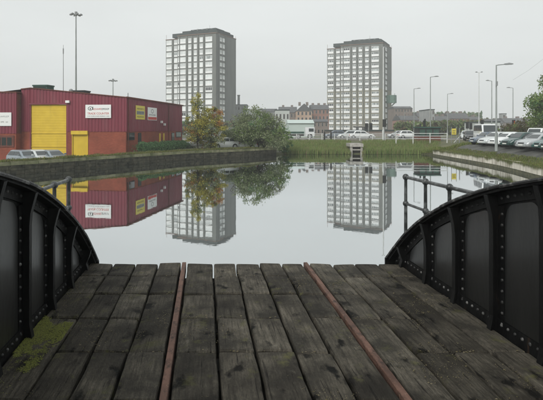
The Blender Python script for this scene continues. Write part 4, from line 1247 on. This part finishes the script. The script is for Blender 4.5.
    g = MB(); g.box(F - .005, F + .1, -h * .4, h * .4, .50, .60); parts.append(('grille', g, None, 'plastic'))
    g = MB(); g.box(F - .05, F - .031, -.26, .26, .34, .44); parts.append(('number_plate', g, None, 'plate'))
    g = MB(); g.box(Bk - .1, Bk + .05, -h * .8, h * .8, .34, .54); parts.append(('bumper', g, None, True))
    rw = .30 if not van else .34
    for x in (F + (.78 if not van else .9), Bk - (.72 if not van else 1.0)):
        for s in (-1, 1):
            g = MB(); y0 = s * (h - .19); y1 = s * (h + .012)
            for (ya, yb, rad) in ((s * (h - .17), s * (h + .004), rw + .055),):
                g.tube([(x, ya, rw + .01), (x, yb, rw + .01)], rad, 16, smooth=False)
            parts.append(('wheel_arch', g, None, 'plastic'))
            g = MB(); g.tube([(x, y0, rw), (x, y1 + s * .01, rw)], rw, 18); parts.append(('wheel', g, None, 'tyre'))
            ix = len(parts) - 1
            g = MB(); g.tube([(x, y1 + s * .011, rw), (x, y1 + s * .022, rw)], [rw * .66, rw * .60], 12); parts.append(('rim', g, ix, 'rim'))
    res = []
    for (nm, g, par, mt) in parts:
        me = g.mesh(nm, PAINT['white'] if mt is True else M[mt])
        bm = bmesh.new(); bm.from_mesh(me); bmesh.ops.recalc_face_normals(bm, faces=bm.faces); bm.to_mesh(me); bm.free()
        res.append((nm, me, par, mt is True))
    return res
PROTO = {k: car_proto(k) for k in ('hatch', 'estate', 'saloon', 'van')}
def car(kind, loc, heading, colour, label, group, name='parked_car', cat='car'):
    """heading = direction the nose points, degrees from +x"""
    t = thing(name, loc, R(heading) - PI, label, cat, group)
    objs = []
    for (nm, me, par, pnt) in PROTO[kind]:
        o = link(nm, me, objs[par] if par is not None else t)
        if pnt:
            o.material_slots[0].link = 'OBJECT'; o.material_slots[0].material = PAINT[colour]
        objs.append(o)
    return t
GP = 'cars parked along the right bank'
HD = 195
spec = [('hatch', 'blue', 'slate blue hatchback parked first beside the white van'), ('hatch', 'dkgrey', 'dark grey hatchback parked second from the white van'),
        ('estate', 'palegrey', 'pale grey estate car parked third from the white van'), ('saloon', 'white', 'white saloon car behind the nearest street lamp'),
        ('hatch', 'white', 'white hatchback parked just right of the nearest street lamp'), ('estate', 'green', 'dark green car parked between the white hatchback and the grey hatchback'), ('hatch', 'dkgrey', 'dark grey hatchback parked between the dark green car and the silver saloon'),
        ('saloon', 'silver', 'silver saloon parked between the dark grey hatchback and the teal hatchback'), ('hatch', 'teal', 'teal green hatchback parked second from the right edge'), ('estate', 'green', 'dark green estate car cut off by the right edge')]
N0, N1 = Vector((23.4, 61.4)), Vector((21.7, 41.6))
for k, (kd, c, lb) in enumerate(spec):
    f = k / (len(spec) - 1)
    nose = N0.lerp(N1, f) + Vector((random.uniform(-.25, .25), 0))
    Lc = 4.1 / 2
    hd = R(HD + random.uniform(-2, 2))
    c0 = nose - Vector((math.cos(hd), math.sin(hd))) * Lc
    car(kd, (c0.x, c0.y, 1.575), math.degrees(hd), c, lb, GP)
p = at(483.5, 64.5, z=1.575)
car('van', (p.x + .3, p.y, 1.575), 262, 'white', 'white minibus facing the camera at the far end of the parked cars', None, 'minibus', 'van')
p = at(541, 54, z=1.56)
car('van', (p.x + .6, p.y + 1.0, 1.575), 215, 'white', 'white van behind the parked cars at the right edge', None, 'panel_van', 'van').scale = (.9, .9, .8)
GR = 'cars on the road beyond the far bank'
for (px, Y, hd, kd, c, lb) in ((350, 92, 180, 'estate', 'palegrey', 'pale grey car on the road left of the right tower base'), (361.5, 91, 0, 'saloon', 'white', 'white saloon on the road below the pair of signal heads'),
                               (409, 93, 0, 'hatch', 'white', 'white hatchback on the road left of the black kiosk'),
                               (334.5, 95, 180, 'hatch', 'blue', 'slate blue hatchback on the road right of the lorry'), (466, 86, 250, 'hatch', 'palegrey', 'pale car approaching left of the white minibus'), (470, 80, 255, 'hatch', 'black', 'dark car just left of the white minibus'),
                               (399, 98, 180, 'saloon', 'silver', 'silver saloon on the road below the brown flat block')):
    p = at(px, Y, z=1.64); car(kd, p, hd, c, lb, GR, 'road_car')
GL = 'cars parked in the warehouse yard'
for (px, Y, hd, kd, c, lb) in ((25, 48.6, -34, 'hatch', 'bluesilver', 'blue silver car parked leftmost before the yellow roller door'), (38.5, 49.2, -34, 'hatch', 'palegrey', 'pale hatchback parked middle of three before the roller door'), (51, 49.9, -34, 'saloon', 'bluesilver', 'blue silver saloon parked rightmost before the roller door')):
    p = at(px, Y, z=-.02); car(kd, p, hd, c, lb, GL, 'parked_car')
GT = 'cars parked behind the autumn trees'
p = at(199, 66.5, z=.98); car('estate', p, 185, 'silver', 'silver estate car half hidden behind the yellow tree', GT)
p = at(223, 66.0, z=.86); car('hatch', p, 214, 'white', 'white hatchback parked between the orange tree and the willow', GT)
p = at(241, 67.5, z=.70); car('hatch', p, 196, 'white', 'white car parked against the left side of the willow', GT)

# lorry at the far side of the road
p = at(309.5, 92, z=1.64)
t = thing('lorry', p, 0, 'white lorry cab with a dark green trailer standing before the pale shed', 'lorry')
m = MB(); m.box(-.8, .8, -1.1, 1.1, .55, 2.0); cb_ = m.build('cab', PAINT['white'], t)
m = MB(); m.box(-.2, .65, -1.13, -1.103, 1.25, 1.8); m.build('side_window', M['carglass'], cb_)
m = MB(); m.box(.803, .83, -.95, .95, 1.2, 1.85); m.build('windscreen', M['carglass'], cb_)
m = MB(); m.box(-4.6, -1.0, -1.15, 1.15, .8, 1.25); m.build('trailer', M['unitgreen'], t)
for x in (0, -2.0, -3.6):
    m = MB(); m.tube([(x, -1.2, .45), (x, -.9, .45)], .45, 14); wh = m.build('wheel', M['tyre'], t)
    m = MB(); m.tube([(x, -1.22, .45), (x, -1.201, .45)], .26, 10); m.build('rim', M['rim'], wh)
m = MB(); m.box(-4.5, .8, -.7, .7, .5, .79) if False else m.box(-4.5, -1.0, -.7, .7, .5, .79); m.build('chassis', M['plastic'], t)

# ------------------------------------------------------------------ railings, kiosk and yellow sign beyond the far bank
def railing(x0, x1, Y, z0, label, h=1.1, mtl='whiterail'):
    t = thing('railing', ((x0 + x1) / 2, Y, z0), 0, label, 'railing'); L = (x1 - x0) / 2
    for z in (h, h * .66, h * .33):
        m = MB(); m.tube([(-L, 0, z), (L, 0, z)], .045, 6); m.build('rail', M[mtl], t)
    n = int((x1 - x0) / 1.9)
    for k in range(n + 1):
        m = MB(); x = -L + 2 * L * k / n; m.box(x - .055, x + .055, -.05, .05, -.9, h + .08); m.build('post', M[mtl], t)
a = at(284, 83, z=0).x; b = at(398, 83, z=0).x
railing(a, b, 83.2, 1.6, 'long pale railing between the reeds and the road', .95)
a = at(396, 76.5, z=0).x; b = at(447, 76.5, z=0).x
railing(a, b, 76.5, 1.58, 'white post and rail fence in front of the black kiosk', 1.12)
k0, k1 = at(418.2, 79, z=0).x, at(440.8, 79, z=0).x
t = thing('kiosk', ((k0 + k1) / 2, 79, 1.58), 0, 'black flat roofed kiosk on a red brick base behind the white fence', 'kiosk')
w_ = (k1 - k0) / 2
m = MB(); m.box(-w_, w_, 0, 2.4, -.9, .62); m.build('brick_base', M['brickdk'], t)
m = MB(); m.box(-w_ + .03, w_ - .03, .03, 2.37, .622, 1.9); m.build('wall', M['darkmetal'], t)
m = MB(); m.box(-w_ - .08, w_ + .08, -.12, 2.5, 1.902, 2.10); m.build('roof', M['unitgreen'], t)
for k in range(3):
    m = MB(); x = -w_ + .25 + k * (2 * w_ - .3) / 3; m.box(x, x + .8, -.0, .027, .8, 1.7); m.build('shutter', M['unitgreen'], t)
for (px, dz) in ((422, .45), (425.5, .95), (426.6, 1.2)):
    x = at(px, 79, z=0).x - (k0 + k1) / 2
    m = MB(); m.box(x - .11, x + .11, .8, 1.0, 2.102, 2.10 + dz); m.build('chimney_pipe', M['darkmetal'], t)
p = at(454, 70.5, z=1.55)
t = thing('notice_sign', (p.x, 70.5, 1.55), 0, 'yellow notice sign on two posts in the grass corner', 'sign')
m = MB(); m.box(-.30, .30, -.02, .02, 1.05, 1.85); bd = m.build('board', M['yellowsign'], t)
m = MB(); m.box(-.2, .2, -.024, -.021, 1.55, 1.62); m.box(-.2, .15, -.024, -.021, 1.35, 1.40); m.box(-.2, .2, -.024, -.021, 1.2, 1.25); m.build('lettering', M['ink'], bd)
for s in (-1, 1):
    m = MB(); m.tube([(s * .32, .03, -.1), (s * .32, .03, 2.1)], .035, 6); m.build('post', M['grey'], t)
p = at(459.5, 71, z=1.55)
t = thing('gate_post', (p.x, 71, 1.5), 0, 'grey post with a diagonal brace right of the yellow sign', 'post')
m = MB(); m.tube([(0, 0, -.1), (0, 0, 2.0)], .06, 6); m.build('post', M['grey'], t)
m = MB(); m.tube([(-.75, 0, 0), (.4, 0, 1.25)], .045, 6); m.build('brace', M['palepost'], t)
for k, px in enumerate((324.5, 331)):
    p = at(px, 81, z=1.58); t = thing('bollard', p, 0, ('dark post at the railing left of the reed gap', 'second dark post at the railing nearer the right tower')[k], 'post')
    m = MB(); m.tube([(0, 0, 0), (0, 0, 1.25), (0, 0, 1.4)], [.13, .12, .05], 8); m.build('shaft', M['darkmetal'], t)
    m = MB(); m.tube([(0, 0, 1.02), (0, 0, 1.12)], .15, 8); m.build('collar', M['darkmetal'], t)

# ------------------------------------------------------------------ buildings in the distance
def far_building(name, px0, px1, ytop, Y, wall, label, roof=None, rh=0.0, floors=4, bays=5, depth=12, z0=1.5, win='dark', rot=0, chim=0, gable=False, wsz=(1.1, 1.6)):
    x0, x1 = at(px0, Y, z=0).x, at(px1, Y, z=0).x; H = at(0, Y, ytop).z - z0; Wd = x1 - x0
    t = thing(name, ((x0 + x1) / 2, Y, z0), R(rot), label, 'building'); w2 = Wd / 2
    He = H - rh
    m = MB(); m.box(-w2, w2, 0, depth, -.3, He); m.build('wall', wall, t)
    if rh:
        m = MB()
        if gable: m.prism([(-w2 - .2, He + .002), (w2 + .2, He + .002), (0, H)], 'y', -.2, depth + .2)
        else: m.prism([(-.3, He + .002), (depth + .3, He + .002), (depth * .7, H), (depth * .3, H)], 'x', -w2 - .1, w2 + .1)
        rf = m.build('roof', roof or M['roofdark'], t)
    else:
        m = MB(); m.box(-w2 - .1, w2 + .1, -.1, depth, He + .002, He + .3); rf = m.build('roof', roof or M['roofdark'], t)
    for k in range(chim):
        x = -w2 + Wd * (k + .5) / chim; m = MB(); m.box(x - .45, x + .45, depth * .42, depth * .58, H - .6, H + .8); m.build('chimney', brn, rf)
    if floors:
        fh = He / floors; bw_ = Wd / bays; ww, hh = min(wsz[0], bw_ * .5), min(wsz[1], fh * .6)
        wm = MB(); wm.box(0, ww, -.06, -.002, 0, hh); me = wm.mesh('window', M['stonetrim']); bm = bmesh.new(); bm.from_mesh(me); bmesh.ops.recalc_face_normals(bm, faces=bm.faces); bm.to_mesh(me); bm.free()
        pm = MB(); pm.box(.1, ww - .1, -.08, -.063, .1, hh - .1); pe = pm.mesh('pane', M['glass'] if win == 'dark' else M['paneL'])
        for f in range(floors):
            for q in range(bays):
                o = link('window', me, t, (-w2 + bw_ * (q + .5) - ww / 2, 0, fh * f + fh * .3)); link('pane', pe, o, (0, 0, 0))
    return t
M['stonetrim'] = mat('stone_window_surround', (0.27, 0.25, 0.23))
sand = mat('tan_sandstone', (0.3780, 0.2700, 0.2025), (0.4590, 0.3375, 0.2565), scale=.4); red_s = mat('red_sandstone', (0.2295, 0.1283, 0.1013), (0.2970, 0.1688, 0.1350), scale=.4)  # sandstones, brown, slate, pink and grey lightened: distance haze painted into them
brn = mat('brown_render', (0.1755, 0.1458, 0.1283), (0.2228, 0.1890, 0.1688), scale=.3); pale = mat('pale_render', (0.42, 0.45, 0.43), (0.48, 0.51, 0.49), scale=.4); slate = mat('slate_roof', (0.0878, 0.0918, 0.0945), (0.1215, 0.1242, 0.1283), scale=1)
pinkb = mat('pink_brick', (0.3105, 0.1823, 0.1553), (0.3780, 0.2295, 0.1958), scale=.4); midg = mat('mid_grey_render', (0.2700, 0.2835, 0.2835), (0.3375, 0.3510, 0.3510), scale=.4)
shed = mat('pale_mint_sheet', (0.44, 0.52, 0.49), (0.50, 0.57, 0.54), rough=.6, scale=.3)
far_building('tenement', 279, 297, 106.5, 215, brn, 'dark roofed tenement above the pale block', slate, 2.5, 3, 5, chim=2)
far_building('tenement', 296.5, 312, 103.5, 205, sand, 'tan gabled tenement right of the dark roofed one', slate, 3.0, 4, 4, gable=True, chim=2)
far_building('tenement', 311, 329, 104.5, 212, red_s, 'red brown tenement against the left edge of the right tower', slate, 2.0, 4, 5, chim=3)
far_building('office', 275, 289.5, 110.5, 165, pale, 'white flat block behind the willow', None, 0, 2, 4)
far_building('brick_block', 313, 328, 119, 150, brn, 'low dark brown block between the shed and the right tower', slate, .8, 2, 4)
far_building('storage_shed', 288, 314, 119.5, 112, shed, 'long pale mint storage shed behind the lorry', shed, .8, 0, 1, depth=14)
far_building('office', 234, 247, 105, 260, midg, 'grey block just right of the left tower', None, 0, 4, 4)
far_building('office', 246, 262, 110, 250, pale, 'pale low block above the willow crown', None, 0, 2, 5)
far_building('office', 259, 277, 108.5, 270, midg, 'grey roofed block behind the willow crown', slate, 1.6, 3, 5)
p = at(238.7, 262, z=0)
t = thing('chimney_stack', (p.x, 262, 1.5), 0, 'slim chimney stack right of the left tower', 'chimney')
m = MB(); m.tube([(0, 0, 0), (0, 0, at(0, 262, 96).z - 1.5)], [.8, .6], 10); m.build('shaft', midg, t)
m = MB(); m.tube([(0, 0, at(0, 262, 96).z - 1.5), (0, 0, at(0, 262, 95).z - 1.5)], .75, 10); m.build('cap', M['grey'], t)
far_building('flat_block', 394.5, 412.5, 106, 210, brn, 'brown flat block just right of the right tower', slate, 1.0, 5, 6)
far_building('tenement', 401, 419, 115.5, 170, pinkb, 'reddish tenement in front of the brown flat block', slate, 1.5, 3, 6, chim=2)
far_building('tenement', 418, 433, 112.5, 240, brn, 'brown roofed terrace behind the black kiosk', slate, 2, 3, 5, chim=2)
far_building('flat_block', 429, 434.5, 110, 180, midg, 'narrow grey block above the black kiosk', None, 0, 4, 2)
far_building('tenement', 433, 450, 116, 200, pinkb, 'pink brick terrace left of the yellow sign', slate, 1.8, 3, 6, chim=3)
far_building('tenement', 449, 469, 113, 205, red_s, 'red brick tenement with a dark roof above the yellow sign', slate, 2.2, 3, 7, chim=3)
far_building('tenement', 468, 482, 116.5, 215, pinkb, 'brick terrace above the white minibus', slate, 1.8, 3, 5, chim=2)
far_building('tenement', 481, 503, 119, 190, midg, 'grey terrace behind the nearest street lamp', slate, 1.5, 2, 7)
far_building('church_tower', 501.5, 506.5, 114, 260, midg, 'square grey church tower on the skyline', None, 0, 3, 1, depth=3)
far_building('office', 484, 500, 122.5, 118, pale, 'low white unit behind the parked cars', None, 0, 1, 4)
far_building('tenement', 505, 530, 118, 230, brn, 'brown terrace behind the brown shrubs', slate, 2, 3, 7, chim=2)
far_building('storage_shed', 330, 394, 131.2, 118, brn, 'low brown wall building under the right tower', None, 0, 0, 1)
far_building('storage_shed', 186, 262, 127.5, 120, midg, 'low grey unit behind the autumn trees', slate, .6, 0, 1)
far_building('office', 130, 166, 117, 170, midg, 'grey block hidden behind the warehouse', None, 0, 3, 8) if False else None

# ------------------------------------------------------------------ trees, shrubs and hedges
def leaf(mb, p, s, mi=0):
    n = Vector((random.gauss(0, 1), random.gauss(0, 1), random.gauss(0, 1) + .6)).normalized()
    a = n.orthogonal().normalized(); a = (Matrix.Rotation(random.uniform(0, 2 * PI), 3, n) @ a); b = n.cross(a)
    a *= s; b *= s * .55
    mb.add([p - a, p - b * .9, p + a, p + b * .9], [(0, 1, 2, 3)], mi)
def tree(name, loc, h, crown, label, mats, nclump, nleaf, ls, trunk_r=.12, stems=1, trunk_h=None, shape=None, cat='tree', lean=0, seed=1, weights=None):
    """crown = (radius x, radius y, z of bottom, z of top); foliage grows as clumps on real limbs"""
    random.seed(seed)
    t = thing(name, loc, 0, label, cat)
    tk = MB(); cl = MB()
    rx, ry, zb, zt = crown
    trunk_h = trunk_h or zb + (zt - zb) * .75
    stemtips = []
    for s in range(stems):
        ox = (s - (stems - 1) / 2) * rx * .35
        p0 = Vector((ox * .4, random.uniform(-.1, .1), -.15)); p1 = Vector((ox * 1.5 + lean * trunk_h, random.uniform(-.2, .2), trunk_h))
        pts_ = [p0.lerp(p1, f) + Vector((random.gauss(0, .05), random.gauss(0, .05), 0)) * (f > 0) * h * .25 for f in (0, .25, .5, .75, 1)]
        tk.tube(pts_, [trunk_r, trunk_r * .8, trunk_r * .6, trunk_r * .38, trunk_r * .15], 7)
        stemtips.append(pts_)
    for k in range(nclump):
        for _ in range(30):
            u = Vector((random.uniform(-1, 1), random.uniform(-1, 1), random.uniform(0, 1)))
            wd = shape(u.z) if shape else math.sqrt(max(0.02, 1 - (2 * u.z - 1) ** 2))
            r2 = math.hypot(u.x, u.y)
            if r2 < wd and r2 > wd * .25 * random.random(): break
        c = Vector((u.x * rx, u.y * ry, zb + (zt - zb) * u.z))
        st = random.choice(stemtips); f = min(1, max(.15, (c.z - .25 * (zt - zb) * random.uniform(.5, 1.2)) / trunk_h)); i = min(3, int(f * 4)); a = st[i].lerp(st[i + 1], f * 4 - i)
        mid = a.lerp(c, .55) + Vector((0, 0, .08 * (c - a).length))
        tk.tube([a, mid, c], [trunk_r * .22, trunk_r * .13, trunk_r * .05], 4, cap=False)
        cr = random.uniform(.55, 1.15) * min(rx, ry) * .30
        tone = random.choices(range(len(mats)), weights=(weights(u) if weights else None))[0]
        for _ in range(nleaf):
            d = Vector((random.gauss(0, 1), random.gauss(0, 1), random.gauss(0, .8))); d = d.normalized() * (random.random() ** .5) * cr
            leaf(cl, c + d + Vector((0, 0, -.25 * cr * random.random())), ls * random.uniform(.6, 1.3), tone)
    tk.build('trunk', M['bark'], t, fix=False); cl.build('crown', [M[m_] for m_ in mats], t, fix=False)
    return t
cone = lambda z: (.55 + .45 * min(1, z * 4)) * (1 - z) ** .75 + .05
p = at(198, 63.0, z=.95)
tree('autumn_tree', p, 6.6, (1.85, 1.7, 1.0, 7.0), 'tall yellow green autumn tree with a pointed crown before the left tower', ['leaf_yel', 'leaf_wil', 'leaf_or'], 105, 60, .10, .10, 1, 6.4, cone, seed=11, weights=lambda u: (7, 2.5, .5))
p = at(212, 63.8, z=.95)
tree('autumn_tree', p, 5.4, (1.75, 1.6, .3, 5.2), 'shorter autumn tree with orange red upper crown beside the willow', ['leaf_yel', 'leaf_wil', 'leaf_or'], 110, 70, .10, .09, 2, 4.6, lambda z: .45 + .6 * math.sin(PI * min(1, z * .9 + .1)) * (1 - .35 * z), seed=12, lean=.10,
     weights=lambda u: (5, 2.5 * (u.z < .5) + .8, 6 * (u.z > .5) * (u.x > 0) + .3))
p = at(256, 67.5, z=.95)
tree('willow_tree', p, 5.2, (4.15, 2.6, .35, 5.15), 'broad grey green willow at the corner of the far bank', ['leaf_wil', 'leaf_gr', 'leaf_dk'], 230, 75, .12, .13, 4, 3.6, lambda z: .72 + .35 * math.sin(PI * min(1, .15 + z)) - .45 * z ** 3, seed=13, weights=lambda u: (7, 2.2, .8))
p = at(285, 70.0, z=.5)
tree('bank_bush', p, 2.2, (1.3, 1.0, -.2, 2.2), 'dark low bush between the willow and the reeds', ['leaf_dk', 'leaf_gr'], 40, 60, .09, .05, 3, 1.5, cat='bush', seed=14)
p = at(566, 58, z=1.6)
tree('leafy_tree', Vector((p.x + 1.2, p.y + 4, 1.6)), 9, (3.3, 3.0, .8, 8.7), 'tall green tree at the right edge behind the parked cars', ['leaf_gr', 'leaf_wil', 'leaf_dk'], 190, 90, .14, .2, 2, 7.4, lambda z: .55 + .55 * math.sin(PI * min(1, z * .85 + .1)) - .3 * z, seed=15, weights=lambda u: (7, 2, .7))
for k, (px, Y, hh, rx, lb) in enumerate(((508, 88, 2.6, 1.9, 'brown shrub left of the traffic signal by the parked cars'), (519, 84, 3.2, 2.2, 'brown shrub beside the tall right tree'), (526, 76, 3.3, 2.2, 'brown green shrub under the crown of the right tree'))):
    p = at(px, Y, z=1.6); tree('shrub', p, hh, (rx, 1.5, .1, hh), lb, ['leaf_br', 'leaf_gr'], 50, 60, .11, .06, 3, hh * .7, cat='shrub', seed=20 + k, weights=lambda u: (4, 1))
random.seed(31)
t = thing('hedge', (-12.2, 60.5, .5), 0, 'dark green clipped hedge in front of the warehouse side wall', 'hedge')
hb_ = MB(); st_ = MB(); A, B = Vector((-13.6, 54.6)), Vector((-10.1, 67.5)); dn = (B - A).normalized(); nn = Vector((dn.y, -dn.x))
for _ in range(14000):
    f = random.random(); o = random.gauss(0, .33); q = A.lerp(B, f) + nn * o
    top = 1.5 + .25 * noise.noise(Vector((f * 14, 0, 3))) + .12 * noise.noise(Vector((f * 40, 2, 3)))
    z = random.random() ** .6 * (top - .35 * min(1, abs(o) / .6))
    leaf(hb_, Vector((q.x + 12.2, q.y - 60.5, z)), random.uniform(.05, .10))
for k in range(26):
    q = A.lerp(B, (k + .5) / 26); st_.tube([(q.x + 12.2, q.y - 60.5, -.6), (q.x + 12.2 + random.uniform(-.1, .1), q.y - 60.5, .9)], .025, 5)
hb_.build('foliage', M['leaf_dk'], t, fix=False); st_.build('stems', M['bark'], t, fix=False)
# far belts of trees on the skyline
def belt(px0, px1, ytop, Y, n, label, mats):
    mb = MB()
    for _ in range(n):
        px = random.uniform(px0, px1); top = at(px, Y, ytop + 2.2 * noise.noise(Vector((px * .35, Y, 0))) + 1.2 * noise.noise(Vector((px * 1.1, Y, 5)))).z
        z = 1.5 + (top - 1.5) * random.random() ** .6; q = at(px, Y + random.uniform(0, 12), z=z)
        leaf(mb, q, random.uniform(.5, 1.0), random.randrange(len(mats)))
    tag(mb.build('far_wood', [M[m_] for m_ in mats], fix=False), label, 'wood', kind='stuff')
belt(410, 482, 112.5, 290, 5000, 'far grey green belt of trees along the skyline right of the tower', ['leaf_wil', 'leaf_dk'])
belt(480, 545, 119, 300, 4500, 'far belt of trees behind the parked cars', ['leaf_wil', 'leaf_br'])
belt(222, 300, 115, 300, 4500, 'far belt of trees behind the willow', ['leaf_wil', 'leaf_dk'])
belt(130, 235, 122, 160, 5000, 'far belt of trees at the foot of the left tower', ['leaf_wil', 'leaf_dk', 'leaf_br'])

belt(395, 432, 123, 140, 2500, 'low hedge line in front of the reddish tenement', ['leaf_wil', 'leaf_br', 'leaf_gr'])
belt(431, 484, 121.5, 150, 3600, 'belt of shrubs in front of the brick terraces', ['leaf_wil', 'leaf_br', 'leaf_gr'])

# overhead wires at the upper right
for k, (a, b) in enumerate(((at(513, 48.2, 80), at(560, 48.2, 44)),)):
    t = thing('overhead_wire', a, 0, 'thin overhead wire running up from the nearest street lamp to the right', 'wire')
    e = b - a; m = MB(); m.tube([(0, 0, 0), e * .33 - Vector((0, 0, .2)), e * .66 - Vector((0, 0, .2)), e], .008, 4); m.build('cable', M['grey'], t)

# ------------------------------------------------------------------ haze
hz = MB(); hz.box(-660, 660, -560, 700, -2.6, 52)
M_h = bpy.data.materials.new('haze'); M_h.use_nodes = True; N = M_h.node_tree.nodes; N.remove(N['Principled BSDF'])
pvv = N.new('ShaderNodeVolumePrincipled'); pvv.inputs['Density'].default_value = 0.0010; pvv.inputs['Color'].default_value = (.93, .95, .95, 1)
pvv.inputs['Anisotropy'].default_value = 0.0
M_h.node_tree.links.new(pvv.outputs[0], N['Material Output'].inputs['Volume'])
tag(hz.build('haze', M_h), kind='stuff')
